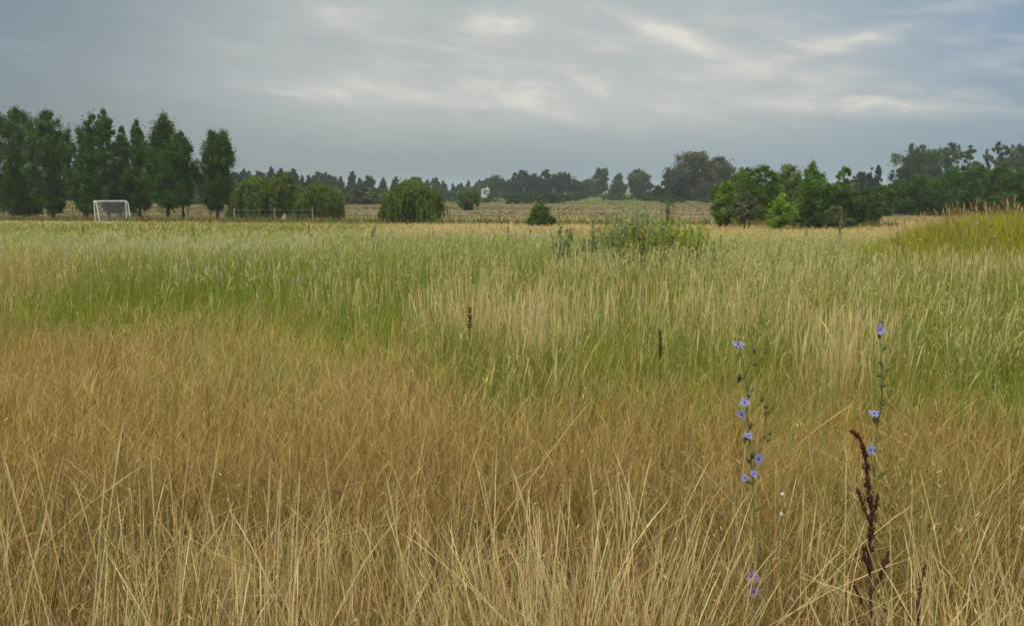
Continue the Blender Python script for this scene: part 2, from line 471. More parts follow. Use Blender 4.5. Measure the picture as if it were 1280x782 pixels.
    rs = rng.random(n) < .5 * np.exp(-((p - 700) / 120) ** 2) * np.exp(-((y - 70) / 8) ** 2); c[rs] = (.36, .2, .12)
    H = rng.uniform(.22, .42, n) * (1.15 - .55 * sstep(60, 100, y))
    B.add(*blades(on_ground(x, y), H, .00085 * y * rng.uniform(.6, 1.3, n), rng.uniform(0, 6.28, n), rng.gamma(2, .08, n), rng.gamma(1.5, .1, n), (0, .5, 1), (1, .9, .25), cols_flat(jit(c, n, .13), 3)))
    o = B.build('field_grass', M_GRASS)
    tag(o, 'short straw and green grass at the far end of the field', 'grass', kind='stuff')

    # --- rough tufts of the meadow beyond the fence
    B = Bunch()
    x, y = scatter(12000, 104, 330, .9, margin=10); n = len(x)
    band = fbm(x * .021 + y * .013, y * .037 - x * .008, 161)
    c = mixc(mixc(np.array([.21, .18, .088]), np.array([.15, .128, .058]), sstep(.3, .7, band)), GREEN * .8, np.clip(sstep(190, 250, y) + .35 * sstep(.58, .7, fbm(x * .03, y * .03, 171)), 0, 1))
    B.add(*blades(on_ground(x, y), rng.uniform(.06, .2, n), .0024 * y * rng.uniform(.5, 1.6, n), rng.uniform(0, 6.28, n), rng.gamma(2, .1, n), rng.gamma(1.5, .1, n), (0, .5, 1), (1, .9, .3), cols_flat(jit(c, n, .07), 3)))
    # darker unmown strip along the wire fence
    x = rng.uniform(-55, 32, 5000); y = 90 - .19 * (x + 10) + rng.normal(0, .5, 5000); n = 5000
    B.add(*blades(on_ground(x, y), rng.uniform(.3, .75, n), .09 * rng.uniform(.5, 1.3, n), rng.uniform(0, 6.28, n), rng.gamma(2, .1, n), rng.gamma(1.5, .1, n), (0, .5, 1), (1, .9, .3), cols_flat(jit(mixc(np.array([.24, .185, .085]), GREEN * .8, rng.random(n)), n, .2), 3)))
    o = B.build('meadow_grass', M_GRASS)
    tag(o, 'rough tan and brown meadow tufts beyond the wire fence', 'grass', kind='stuff')

    # --- mound
    B = Bunch()
    n = 42000
    x = MX + rng.uniform(-4.6, 4.6, n); y = MY + rng.uniform(-5.2, 4.5, n)
    keep = mound(x, y) > .08 + .10 * rng.random(n); x, y = x[keep], y[keep]; n = len(x)
    c = mixc(np.array([.42, .39, .035]), GREEN * 1.2, np.clip(rng.normal(.3, .25, n) + .5 * (fbm(x * .6, y * .6, 181) - .5), 0, 1))
    t = rng.random(n) < .12; c[t] = mixc(STRAW, GOLD, rng.random(t.sum()))
    B.add(*blades(on_ground(x, y), rng.uniform(.28, .58, n), rng.uniform(.009, .019, n), rng.uniform(0, 6.28, n), rng.gamma(2, .07, n), rng.gamma(1.5, .1, n), LEAF_T, LEAF_W, cols_flat(jit(c, n, .17), 4)))
    i = rng.integers(0, n, 1700); m = len(i)
    keep = mound(x[i], y[i]) > .35; i = i[keep]; m = len(i)
    cs = jit(mixc(STRAW, RUSSET, (rng.random(m) < .6) * rng.uniform(.5, 1, m)), m, .15)
    B.add(*blades(on_ground(x[i], y[i]), rng.uniform(.5, .86, m), rng.uniform(.006, .009, m), rng.uniform(0, 6.28, m), rng.gamma(1.5, .05, m), rng.gamma(1.1, .08, m), STEM_T, (1., .9, .8, 1.2, 2.4, 2.0, .5), cols_flat(cs, 7)))
    o = B.build('mound_grass', M_GRASS)
    tag(o, 'yellow green tussock grass with russet tops covering the low mound', 'grass', kind='stuff')


build_grass()

# ------------------------------------------------------------------ ground sheet
def build_ground():
    def axis(lo, hi, near, s0, k):
        out = [0.0]; st = s0
        while out[-1] < hi:
            out.append(out[-1] + st)
            if out[-1] > near: st *= k
        return out
    yp = axis(0, 2600, 32, .30, 1.07); yn = [-v for v in axis(0, 400, 4, .5, 1.25)][1:][::-1]
    ys = np.array(yn + yp)
    xp = axis(0, 2600, 18, .35, 1.09); xs = np.array([-v for v in xp[1:]][::-1] + xp)
    X, Y = np.meshgrid(xs, ys)
    Z = ground_z(X.ravel(), Y.ravel())
    V = np.stack([X.ravel(), Y.ravel(), Z], -1)
    w = len(xs); h = len(ys)
    i = (np.arange(h - 1)[:, None] * w + np.arange(w - 1)[None]).ravel()
    Fq = np.stack([i, i + 1, i + w + 1, i + w], -1)
    m, nt, out = new_mat('ground_cover')
    L = nt.links.new
    p = nt.nodes.new('ShaderNodeBsdfDiffuse')
    tc = nt.nodes.new('ShaderNodeTexCoord')

    def nz(scale, stretch, detail=5):
        mp = nt.nodes.new('ShaderNodeMapping'); mp.inputs['Scale'].default_value = stretch
        n = nt.nodes.new('ShaderNodeTexNoise'); n.inputs['Scale'].default_value = scale; n.inputs['Detail'].default_value = detail
        L(tc.outputs['Object'], mp.inputs[0]); L(mp.outputs[0], n.inputs['Vector'])
        return n.outputs['Fac']

    def ramp(f, stops):
        r = nt.nodes.new('ShaderNodeValToRGB'); cr = r.color_ramp
        while len(cr.elements) < len(stops): cr.elements.new(.5)
        for e, (q, c) in zip(cr.elements, stops):
            e.position = q; e.color = (*c, 1)
        L(f, r.inputs[0]); return r.outputs[0]

    def mix(f, a, b):
        n = nt.nodes.new('ShaderNodeMix'); n.data_type = 'RGBA'
        L(f, n.inputs[0]); L(a, n.inputs[6]); L(b, n.inputs[7]); return n.outputs[2]

    sx = nt.nodes.new('ShaderNodeSeparateXYZ'); L(tc.outputs['Object'], sx.inputs[0])

    def yrange(a, b, wob):
        ad = nt.nodes.new('ShaderNodeMath'); ad.operation = 'MULTIPLY_ADD'
        L(nz(.02, (1, 1, 1)), ad.inputs[0]); ad.inputs[1].default_value = wob; L(sx.outputs[1], ad.inputs[2])
        mr = nt.nodes.new('ShaderNodeMapRange'); mr.interpolation_type = 'SMOOTHSTEP'
        mr.inputs[1].default_value = a + wob * .5; mr.inputs[2].default_value = b + wob * .5; L(ad.outputs[0], mr.inputs[0])
        return mr.outputs[0]
    soil = ramp(nz(2.2, (1, 1, 1), 8), [(.3, (.055, .036, .015)), (.5, (.10, .068, .026)), (.7, (.085, .085, .024))])
    tall = ramp(nz(.9, (1, .4, 1), 6), [(.3, (.06, .085, .02)), (.5, (.12, .13, .035)), (.7, (.22, .18, .075))])
    far = ramp(nz(.25, (1, .35, 1), 6), [(.3, (.24, .20, .085)), (.5, (.32, .25, .12)), (.7, (.20, .20, .06))])
    mead = ramp(nz(.05, (.35, 1, 1), 7), [(.30, (.095, .085, .034)), (.45, (.13, .108, .05)), (.58, (.175, .148, .075)), (.75, (.11, .118, .04))])
    scrub = ramp(nz(.03, (.4, 1, 1), 7), [(.3, (.07, .11, .03)), (.5, (.10, .135, .04)), (.7, (.16, .15, .06))])
    c = mix(yrange(5, 9, 2), soil, tall)
    c = mix(yrange(34, 50, 6), c, far)
    c = mix(yrange(92, 104, 4), c, mead)
    c = mix(yrange(205, 265, 60), c, scrub)
    L(c, p.inputs['Color']); L(p.outputs[0], out.inputs['Surface'])
    o = mesh_arrays('ground', V, Fq, None, m, smooth=True)
    tag(o, 'gently sloping grassland running out to the flat horizon', 'ground', kind='structure')


build_ground()

# ------------------------------------------------------------------ trees
def leaves(rng, cen, size, col, up=.4, long=1.8, vert=None):
    """rhombic leaf sprays at the points cen"""
    n = len(cen)
    nrm = rng.normal(0, 1, (n, 3)); nrm[:, 2] += up * rng.choice([-1, 1], n); nrm /= np.linalg.norm(nrm, axis=1)[:, None]
    a = rng.normal(0, 1, (n, 3)) if vert is None else np.stack([rng.normal(0, vert, n), rng.normal(0, vert, n), ONES(n)], -1)
    a -= (a * nrm).sum(1)[:, None] * nrm; a /= np.linalg.norm(a, axis=1)[:, None] + 1e-9
    b = np.cross(nrm, a)
    L = (size * rng.uniform(.6, 1.4, n))[:, None]
    V = np.stack([cen - a * L * .5, cen + b * L * .5 / long, cen + a * L * .5, cen - b * L * .5 / long], 1).reshape(-1, 3)
    Fq = np.arange(4 * n).reshape(n, 4)
    return V, Fq, np.repeat(col, 4, 0)


def crown(rng, H, prof, Rad, nclump, per, cr, leaf, col, hv=.16, squash=1.0, outer=.45, lob=.3, second=None):
    """clumps of leaf sprays inside an uneven envelope: prof = [(height fraction, radius fraction, side shift fraction)]"""
    T = np.array([q[0] for q in prof]); PR = np.array([q[1] for q in prof]); SH = np.array([q[2] if len(q) > 2 else 0 for q in prof])
    t = rng.uniform(T[0], T[-1], nclump * 4)
    pr = np.interp(t, T, PR)
    t = t[rng.random(len(t)) < (pr + .16) / (PR.max() + .16)][:nclump]
    n = len(t); ang = rng.uniform(0, 6.28, n)
    ph = rng.uniform(0, 6.28, 3)
    lobe = 1 + lob * (np.sin(ang * 2 + ph[0] + t * 5) * .5 + np.sin(ang * 3 + ph[1] - t * 8) * .35 + np.sin(t * 17 + ph[2]) * .3)
    rad = Rad * np.interp(t, T, PR) * lobe * rng.random(n) ** outer
    c = np.stack([rad * np.cos(ang) + Rad * np.interp(t, T, SH), rad * np.sin(ang), t * H], -1)
    s = cr * rng.uniform(.6, 1.35, n) * (.5 + .5 * np.interp(t, T, PR) / PR.max())
    tint = np.clip(1 + rng.normal(0, hv * 1.6, (n, 1)), .45, 1.8) * (1 + rng.normal(0, .08, (n, 3)))
    base = np.asarray(col)[None]
    if second is not None:
        k = rng.random((n, 1)); base = base * (1 - k) + np.asarray(second)[None] * k
    tint = base * tint
    i = np.repeat(np.arange(n), per); m = len(i)
    off = rng.normal(0, 1, (m, 3)); off /= np.linalg.norm(off, axis=1)[:, None]; off *= np.minimum(np.abs(rng.normal(0, .52, m)) + .18, 1.7)[:, None]
    pos = c[i] + off * s[i][:, None] * np.array([1, 1, squash])
    pos[:, 2] = np.maximum(pos[:, 2], .08)
    colr = np.clip(tint[i] * (1 + rng.normal(0, .15, (m, 1))), .004, .6)
    return leaves(rng, pos, leaf, colr), c


def limbs(rng, H, top, r0, tips, lean=0., wig=.05):
    b = MB()
    pts = [Vector((lean * H * q + rng.normal(0, wig) * H * .12 * (q > 0), rng.normal(0, wig) * H * .12 * (q > 0), H * top * q - (.15 if q == 0 else 0))) for q in (0, .25, .5, .75, 1)]
    b.tube(pts, [r0 * 1.25, r0, r0 * .75, r0 * .5, r0 * .25], 7)
    for tp in tips:
        q = min(.95, max(.12, (tp[2] / (H * top)) * .62))
        s = pts[0].lerp(pts[-1], q) if q < 0 else pts[min(3, int(q * 4))].lerp(pts[min(4, int(q * 4) + 1)], q * 4 - int(q * 4))
        e = Vector(tp)
        b.tube([s, s.lerp(e, .5) + Vector((0, 0, .04 * H * rng.random())), e], [r0 * .38, r0 * .24, r0 * .07], 5)
    return b


def tree(name, label, px, d, top_py, half_px, prof, col, nclump=90, per=45, leaf_px=2.3, cr_f=.27, trunk_r=.10, trunk_top=.8, nlimb=9, group=None, squash=1., seed=0, cat='tree', stems=1, lob=.42, second=None, outer=.45, lean=0., hv=.16):
    rng = np.random.default_rng(seed * 977 + int(px) * 13 + int(d))
    x = xat(px, d); z = gz(x, d)
    H = at(px, top_py, d).z - z
    Rad = half_px / F * d
    root = empty(name, (x, d, z), label, cat, group)
    (V, Fq, C), cc = crown(rng, H, prof, Rad, int(nclump * 1.5), int(per * 2.0), Rad * cr_f, max(.05, leaf_px / F * d), np.asarray(col) * (1.6 if name == 'poplar_tree' else 2.0), squash=squash, lob=lob, second=second, outer=outer, hv=hv)
    tips = cc[rng.permutation(len(cc))[:nlimb]]
    for k in range(stems):
        b = limbs(rng, H, trunk_top, trunk_r, tips[k::stems], lean=lean + (k - (stems - 1) / 2) * .08)
        t = b.build('trunk', M_BARK, root, True)
        if stems > 1:
            t.location.x = (k - (stems - 1) / 2) * .35
    mesh_arrays('crown', V, Fq, C, M_LEAF, root)
    return root


POP = (.036, .080, .014)
COLUMN = [(.10, .45), (.22, .85), (.45, 1.), (.65, .92), (.82, .72), (.93, .42), (1., .12)]
SPIRE = [(.10, .5), (.25, .9), (.42, 1.), (.6, .8), (.78, .5), (.9, .28), (1., .06)]


def build_poplars():
    T = lambda lab, px, d, top, half, prof, **k: tree('poplar_tree', lab, px, d, top, half, prof, POP, group='poplars in the row behind the goal', nclump=int(1.35 * k.pop('nclump', 120)), per=52, cr_f=k.pop('cr_f', .26), trunk_r=.17, trunk_top=.9, squash=1.45, nlimb=12, second=(.075, .128, .028), outer=.5, **k)
    T('broad dark poplar cut by the edge of the view, far end of the poplar row', 16, 106, 137, 28, [(.08, .6), (.2, .95), (.5, 1.), (.72, .95, .1), (.88, .75, .25), (.96, .4, .35), (1., .12, .4)], seed=1, nclump=150)
    T('tall round topped poplar, second along the row from the cut off one', 65, 104, 140, 26, [(.07, .35), (.2, .8), (.42, 1.), (.65, .95), (.84, .75), (.94, .42), (1., .1)], seed=2, nclump=150)
    T('dense poplar with a slanting shoulder in front of the slim twin top', 107, 103, 145, 23, [(.08, .5), (.25, .95), (.5, 1.), (.7, .85, .15), (.86, .6, .35), (.95, .3, .5), (1., .08, .55)], seed=3)
    T('slim airy poplar top showing sky between its branches', 135, 112, 139, 12, [(.12, .9), (.5, 1.), (.75, .95), (.9, .75), (1., .2)], seed=4, nclump=80, cr_f=.34)
    T('shorter poplar with a pointed tip right behind the goal', 155, 106, 157, 17, SPIRE, seed=5, nclump=90)
    T('pointed poplar with a narrow spire beside the widest poplar', 174, 105, 151, 19, SPIRE, seed=6, nclump=100)
    T('widest poplar of the row with a sharp central tip', 209, 103, 143, 29, [(.13, .35), (.22, .8), (.42, 1.), (.6, .92), (.76, .66), (.88, .38), (1., .07)], seed=7, nclump=170)
    T('lower poplar leaning on the outer flank of the widest poplar', 228, 105, 166, 16, [(.15, .3), (.3, .75), (.55, .95), (.8, .85), (.93, .5), (1., .1)], seed=8, nclump=80)
    T('lone poplar with a round head standing apart from the row', 271, 104, 164, 24, [(.12, .25), (.2, .72), (.3, .95), (.46, .86), (.60, .74), (.70, .80, .12), (.80, .92, .16), (.9, .72, .14), (.97, .4, .1), (1., .15, .05)], seed=9, nclump=150)
    tree('low_tree', 'low bushy tree filling the gap under the poplars by the goal', 150, 109, 228, 24, [(.15, .6), (.4, 1.), (.75, .8), (1., .25)], (.045, .06, .026), 70, 40, trunk_r=.08, seed=10)
    tree('low_tree', 'low dark shrubby tree under the two poplars nearest the view edge', 28, 110, 236, 26, [(.1, .7), (.4, 1.), (.75, .8), (1., .25)], (.035, .055, .02), 60, 40, trunk_r=.08, seed=11)
    tree('round_bush', 'small dark round bush at the foot of a poplar trunk beside the goal', 174, 101, 265, 4, [(.1, .8), (.5, 1.), (1., .3)], (.03, .03, .015), 14, 24, trunk_r=.03, nlimb=4, seed=12, cat='bush')


def willow(label, px, d, top_py, half_px, seed, skirts=None, col=(.115, .17, .034)):
    rng = np.random.default_rng(seed)
    x = xat(px, d); z = gz(x, d)
    H = at(px, top_py, d).z - z; Rad = half_px / F * d
    root = empty('willow_tree', (x, d, z), label, 'tree', 'weeping willows along the field edge')
    b = MB()
    b.tube([(0, 0, -.15), (.05, 0, H * .3), (-.05, .05, H * .6)], [.22, .17, .10], 8)
    n = 140
    ang = rng.uniform(0, 6.28, n); rr = np.sqrt(rng.random(n)) * Rad * .96
    ph = rng.uniform(0, 6.28, 2)
    rr *= 1 + .13 * np.sin(ang * 3 + ph[0]) + .10 * np.sin(ang * 5 + ph[1])
    zt = H * np.sqrt(np.clip(1 - (rr / (Rad * 1.13)) ** 2, .05, 1)) * rng.uniform(.78, 1.0, n)
    for k in range(0, n, 11):
        e = Vector((rr[k] * math.cos(ang[k]), rr[k] * math.sin(ang[k]), zt[k]))
        s = Vector((0, 0, H * .45))
        b.tube([s, s.lerp(e, .5) + Vector((0, 0, .12 * H)), e], [.08, .05, .02], 5)
    b.build('trunk', M_BARK, root, True)
    P = []; Cc = []
    base = np.array(col)
    for k in range(n):
        tint = base * np.clip(1 + rng.normal(0, .25), .5, 1.7) * (1 + rng.normal(0, .07, 3))
        # leafy tuft where the shoots spring, then the hanging curtain under it
        m = 36
        q = np.array([rr[k] * math.cos(ang[k]), rr[k] * math.sin(ang[k]), zt[k]])
        P.append(q + rng.normal(0, 1, (m, 3)) * np.array([.12, .12, .12]) * Rad * .7); Cc.append(np.repeat(tint[None], m, 0))
        ns = 10
        for s_ in range(ns):
            o = rng.normal(0, .065 * Rad, 2)
            ln = zt[k] * rng.uniform(.35, .97)
            m = int(10 + ln * 7)
            t = rng.random(m)
            out = np.array([math.cos(ang[k]), math.sin(ang[k])]) * .07 * Rad
            pts = np.stack([q[0] + o[0] + out[0] * t + rng.normal(0, .03, m), q[1] + o[1] + out[1] * t + rng.normal(0, .03, m), np.maximum(q[2] - ln * t, .05)], -1)
            P.append(pts); Cc.append(np.repeat((tint * rng.uniform(.8, 1.15))[None], m, 0))
    P = np.concatenate(P); Cc = np.concatenate(Cc)
    Cc = np.clip(Cc * (1 + rng.normal(0, .13, (len(P), 1))), .005, .5)
    V, Fq, C = leaves(rng, P, .30, Cc, up=0, long=3.2, vert=.22)
    mesh_arrays('crown', V, Fq, C, M_LEAF, root)


def build_mid_trees():
    willow('weeping willow standing next to the lone poplar, behind the wire fence', 318, 99, 223, 29, 21)
    willow('middle willow of the joined clump, with a peaked top', 352, 100, 218, 24, 22)
    willow('lower willow at the open end of the joined clump', 400, 97, 231, 30, 23)
    willow('single domed willow with a broad hanging skirt, apart from the clump', 516, 92, 226, 38, 24)
    willow('small side skirt willow hugging the foot of the single domed willow', 489, 93, 251, 14, 25)
    tree('round_bush', 'hazy green bush behind the single willow, on the meadow', 584, 150, 237, 15, [(.05, .4), (.25, .7), (.5, 1.), (.8, .8), (1., .3)], (.06, .095, .03), 60, 36, trunk_r=.05, nlimb=6, seed=31, cat='bush')
    tree('round_bush', 'dark green cone shaped bush alone in front of the tan meadow', 675, 84, 253, 15, [(.0, 1.1), (.15, 1.), (.4, .85), (.7, .7), (.9, .45), (1., .15)], (.052, .088, .018), 90, 44, trunk_r=.05, nlimb=6, seed=32, cat='bush')
    tree('small_bush', 'tiny leafy sucker beside the cone shaped bush', 690, 84, 270, 6, [(.0, 1.), (.5, 1.), (1., .3)], (.05, .08, .02), 18, 30, trunk_r=.02, nlimb=3, seed=33, cat='bush')
    # grove in the middle distance
    G1 = (.070, .112, .018); G2 = (.050, .088, .016); G3 = (.036, .060, .016)
    g = 'trees of the mixed grove'
    RND = [(.08, .4), (.25, .85), (.5, 1.), (.75, .85), (.92, .5), (1., .15)]
    TALL = [(.05, .5), (.2, .9), (.45, 1.), (.7, .75), (.88, .4), (1., .08)]
    tree('grove_tree', 'light green slender tree at the open meadow end of the grove', 905, 80, 226, 17, RND, G1, 90, 44, group=g, seed=41, stems=2)
    tree('grove_tree', 'feathery tree rising above the slender one at the grove end', 925, 94, 212, 22, TALL, G1, 100, 44, group=g, seed=42)
    tree('grove_tree', 'grey green tree in the grove behind the bright young tree', 953, 88, 208, 25, RND, G2, 120, 44, group=g, seed=43, stems=2)
    tree('grove_tree', 'yellowish topped tree above the bright young tree', 985, 96, 208, 25, RND, (.075, .098, .028), 120, 44, group=g, seed=44)
    tree('grove_tree', 'tall pointed tree that tops the middle of the grove', 1015, 93, 203, 19, [(.05, .9), (.3, 1.), (.6, .9), (.75, .55), (.88, .35), (1., .12)], G1, 120, 44, group=g, seed=45)
    tree('grove_tree', 'broad dull green tree beside the bright young tree', 1022, 80, 217, 25, RND, G2, 130, 46, group=g, seed=46, stems=2)
    tree('grove_tree', 'narrow light green spire at the back of the grove', 1054, 97, 205, 11, [(.1, .9), (.4, 1.), (.7, .85), (.9, .5), (1., .1)], G1, 80, 40, group=g, seed=47)
    tree('grove_tree', 'dark rounded tree low at the mound end of the grove', 1062, 79, 236, 21, RND, G3, 110, 44, group=g, seed=48)
    tree('grove_tree', 'low dark spreading tree between grove and mound', 1084, 84, 236, 19, RND, G3, 90, 44, group=g, seed=49)
    tree('grove_tree', 'olive shrubby tree crouching at the front foot of the grove', 1046, 76, 259, 16, [(0, .8), (.3, 1.), (.7, .8), (1., .3)], (.055, .068, .026), 60, 40, group=g, seed=50)
    tree('grove_tree', 'dense dark little tree pressed against the bright young tree', 1012, 77, 249, 16, [(0, .9), (.3, 1.), (.7, .85), (1., .3)], G3, 70, 42, group=g, seed=51)
    tree('grove_tree', 'twiggy brownish tree whose stems show at the grove end', 932, 79, 243, 18, [(.2, .7), (.45, 1.), (.8, .8), (1., .2)], (.062, .068, .032), 55, 36, group=g, seed=52, stems=3, trunk_r=.05)
    tree('young_tree', 'bright fresh green young tree in front of the darker grove', 977, 75, 244, 16, [(0, .55), (.2, .85), (.45, 1.), (.7, .8), (.88, .5), (1., .15)], (.088, .152, .016), 90, 44, trunk_r=.05, seed=53)
    tree('small_bush', 'pale leafy bush at the side of the bright young tree', 995, 77, 262, 9, [(0, .7), (.5, 1.), (1., .3)], (.08, .12, .035), 35, 36, trunk_r=.03, nlimb=4, seed=54, cat='bush')
    # deep green belt behind the mound
    H1 = (.038, .086, .016)
    g = 'green trees of the belt behind the mound'
    for k, (px, d, top, half, lab) in enumerate((
            (1103, 118, 234, 17, 'lowest tree of the green belt, next to the dark spreading tree'),
            (1125, 128, 228, 20, 'dark tree of the green belt below the two cypresses'),
            (1148, 122, 221, 22, 'leafy tree of the green belt under the tall open crowned tree'),
            (1172, 126, 222, 19, 'lighter tree of the green belt with a gap of sky above it'),
            (1197, 118, 209, 25, 'high rounded tree of the green belt near its middle'),
            (1226, 122, 208, 24, 'broad tree of the green belt below the split topped tree'),
            (1252, 114, 207, 23, 'bright topped tree of the green belt behind the mound crest'),
            (1284, 112, 204, 24, 'deep green tree of the belt cut by the view edge'),
            (1325, 116, 206, 25, 'last tree of the green belt beyond the view edge'))):
        tree('belt_tree', lab, px, d, top, half, [(.05, .7), (.2, .95), (.45, 1.), (.72, .88), (.9, .55), (1., .2)], H1 if k % 3 else (.056, .108, .018), 110, 44, group=g, seed=60 + k, second=(.06, .10, .026))


def build_far_trees():
    FARG = (.036, .056, .018); FARD = (.022, .036, .016)
    # big hazy round group
    RND = [(.06, .75), (.25, .95), (.5, 1.), (.72, .9), (.9, .6), (1., .2)]
    tree('broad_tree', 'large rounded hazy tree, tallest between the meadow and the grove', 866, 300, 191, 31, RND, (.046, .054, .027), 150, 46, leaf_px=2.4, cr_f=.24, trunk_r=.35, seed=71)
    tree('broad_tree', 'rounded tree at the grove side shoulder of the large hazy tree', 900, 310, 198, 21, RND, (.042, .049, .028), 110, 46, leaf_px=2.4, trunk_r=.3, seed=72)
    tree('broad_tree', 'thin brownish tree on the open side of the large hazy tree', 836, 305, 215, 10, RND, (.05, .05, .032), 50, 34, leaf_px=2.4, trunk_r=.2, seed=73)
    tree('broad_tree', 'low dark tree at the foot of the large hazy tree', 850, 290, 223, 12, RND, (.022, .03, .02), 60, 40, leaf_px=2.4, trunk_r=.2, seed=74)
    tree('round_bush', 'small dark bush in the gap before the large hazy tree', 822, 300, 233, 9, [(0, .9), (.5, 1.), (1., .3)], FARD, 30, 34, leaf_px=2.4, seed=75, cat='bush')
    # hazy middle group
    g = 'hazy trees on the horizon beyond the meadow'
    for k, (px, d, top, half, prof, col, lab) in enumerate((
            (622, 420, 221, 15, RND, FARG, 'pale hazy tree beside the small white house'),
            (637, 450, 226, 15, RND, FARG, 'low hazy tree between white house and horizon pines'),
            (652, 400, 215, 14, RND, FARD, 'dark horizon tree with twin rounded tops'),
            (668, 420, 219, 13, RND, FARD, 'dark horizon tree in the thick of the group'),
            (683, 410, 212, 8, [(.1, .7), (.5, 1.), (.8, .7), (1., .15)], FARD, 'slim pointed horizon tree standing over the houses'),
            (702, 415, 218, 16, [(.3, .5), (.5, .9), (.75, 1.), (.92, .7), (1., .3)], FARD, 'umbrella shaped horizon pine above the half hidden house'),
            (720, 400, 226, 9, RND, FARD, 'dark low horizon tree ending the pine group'),
            (737, 450, 226, 17, RND, FARG, 'flat hazy copse tree under the square topped tree'),
            (752, 430, 211, 9, [(.25, .8), (.6, 1.), (.85, .95), (1., .6)], FARG, 'square topped hazy tree on the horizon'),
            (773, 440, 217, 9, [(.1, .9), (.4, 1.), (.7, .6), (1., .12)], FARG, 'hazy pointed tree between square topped and round trees'),
            (799, 410, 213, 15, [(.2, .6), (.45, .95), (.7, 1.), (.9, .65), (1., .25)], FARG, 'open round hazy tree next to the sky gap'),
            (606, 470, 228, 11, RND, FARG, 'hazy tree standing right behind the small white house'))):
        tree('horizon_tree', lab, px, d, top, half, prof, col, 70, 40, leaf_px=2.2, cr_f=.28, trunk_r=.25, group=g, seed=80 + k)
    # tall open crowns and cypresses behind the belt
    g = 'tall hazy trees behind the green belt'
    OPEN = [(.28, .3), (.42, .75), (.55, .95), (.72, 1.), (.88, .8), (1., .3)]
    for k, (px, d, top, half, prof, nc, lab) in enumerate((
            (1143, 270, 181, 26, OPEN, 95, 'largest open crowned tall tree, gaps of sky in its crown'),
            (1168, 285, 188, 19, OPEN, 60, 'sparser tall tree leaning on the largest open crowned one'),
            (1187, 275, 179, 13, [(.3, .35), (.5, .6), (.7, .95), (.88, .95), (1., .4)], 50, 'tall tree with a lollipop crown split by sky'),
            (1210, 290, 181, 8, [(.4, .4), (.65, .8), (.85, 1.), (1., .5)], 30, 'thin tall tree with a small tuft crown'),
            (1216, 280, 203, 15, RND, 55, 'lower hazy tree below the small tuft crown'),
            (1233, 290, 187, 6, [(.3, .4), (.6, .8), (.85, 1.), (1., .4)], 24, 'thin wispy tall tree near the split top'),
            (1248, 285, 178, 11, [(.3, .4), (.55, .6), (.72, .9), (.86, .8), (1., .5)], 40, 'tall tree whose top splits into two tufts'),
            (1271, 280, 182, 22, OPEN, 80, 'wide tall hazy tree at the edge of the view'),
            (1310, 285, 180, 22, OPEN, 70, 'last tall hazy tree outside the view edge'),
            (1124, 262, 210, 13, RND, 60, 'dark hazy tree at the foot of the largest open crowned tree'),
            (1076, 275, 216, 12, RND, 55, 'dark rounded hazy tree beside the pair of cypresses'))):
        tree('tall_tree', lab, px, d, top, half, prof, FARG if k < 9 else FARD, nc, 40, leaf_px=2.3, cr_f=.24, trunk_r=.25, trunk_top=.85, nlimb=14, group=g, seed=100 + k, outer=.55, lob=.4)
    CYP = [(0, .6), (.2, 1.), (.5, .95), (.8, .6), (1., .08)]
    tree('cypress_tree', 'dark narrow cypress, shorter one of the pair', 1089, 270, 210, 4.6, CYP, (.014, .022, .016), 40, 40, leaf_px=2.2, cr_f=.45, trunk_r=.15, seed=120, squash=1.6)
    tree('cypress_tree', 'dark narrow cypress, taller one of the pair', 1097, 268, 206, 4.8, CYP, (.014, .022, .016), 44, 40, leaf_px=2.2, cr_f=.45, trunk_r=.15, seed=121, squash=1.6)
    tree('grove_tree', 'hazy dark tuft topped tree seen between grove and large tree', 931, 240, 210, 9, [(.2, .7), (.5, 1.), (.8, .8), (1., .5)], FARD, 45, 40, leaf_px=2.3, trunk_r=.2, seed=122)
    # treeline: individual conifers and broad trees, copied from a few originals
    rng = np.random.default_rng(5)
    protos = []
    for k in range(9):
        con = k < 5
        Hn = 1.
        prof = [(.05, .8), (.2, 1.), (.45, .75), (.7, .45), (.9, .2), (1., .03)] if con else [(.1, .7), (.3, 1.), (.6, .95), (.85, .65), (1., .2)]
        (V, Fq, C), cc = crown(rng, 10., prof, 2.3 if con else 3.4, 95, 40, .8 if con else 1.0, .85, (.028, .050, .016) if con else (.042, .066, .018), lob=.45)
        me_o = mesh_arrays('crown', V, Fq, C, M_LEAF)
        tr = limbs(rng, 10., .9, .2, cc[:6]).build('trunk', M_BARK, None, True)
        protos.append((me_o, tr, con))
    first = [True] * 9
    spots = []
    for px in np.arange(228, 640, 6.2):                       # belt behind poplars and willows
        top = np.interp(px, [228, 300, 350, 420, 520, 640], [212, 213, 212, 220, 225, 227])
        spots.append((px + rng.normal(0, 3), np.interp(px, [228, 640], [300, 520]) + rng.normal(0, 18), top + rng.normal(1, 3.6), rng.random() < .72))
    for px in np.arange(-90, 228, 15):
        spots.append((px, 300 + rng.normal(0, 15), 216 + rng.normal(0, 3), rng.random() < .5))
    for px in np.arange(560, 1460, 11):
        spots.append((px + rng.normal(0, 4), 640 + rng.normal(0, 40), np.interp(px, [560, 800, 1100, 1460], [230, 232, 226, 222]) + rng.normal(0, 2), rng.random() < .3))
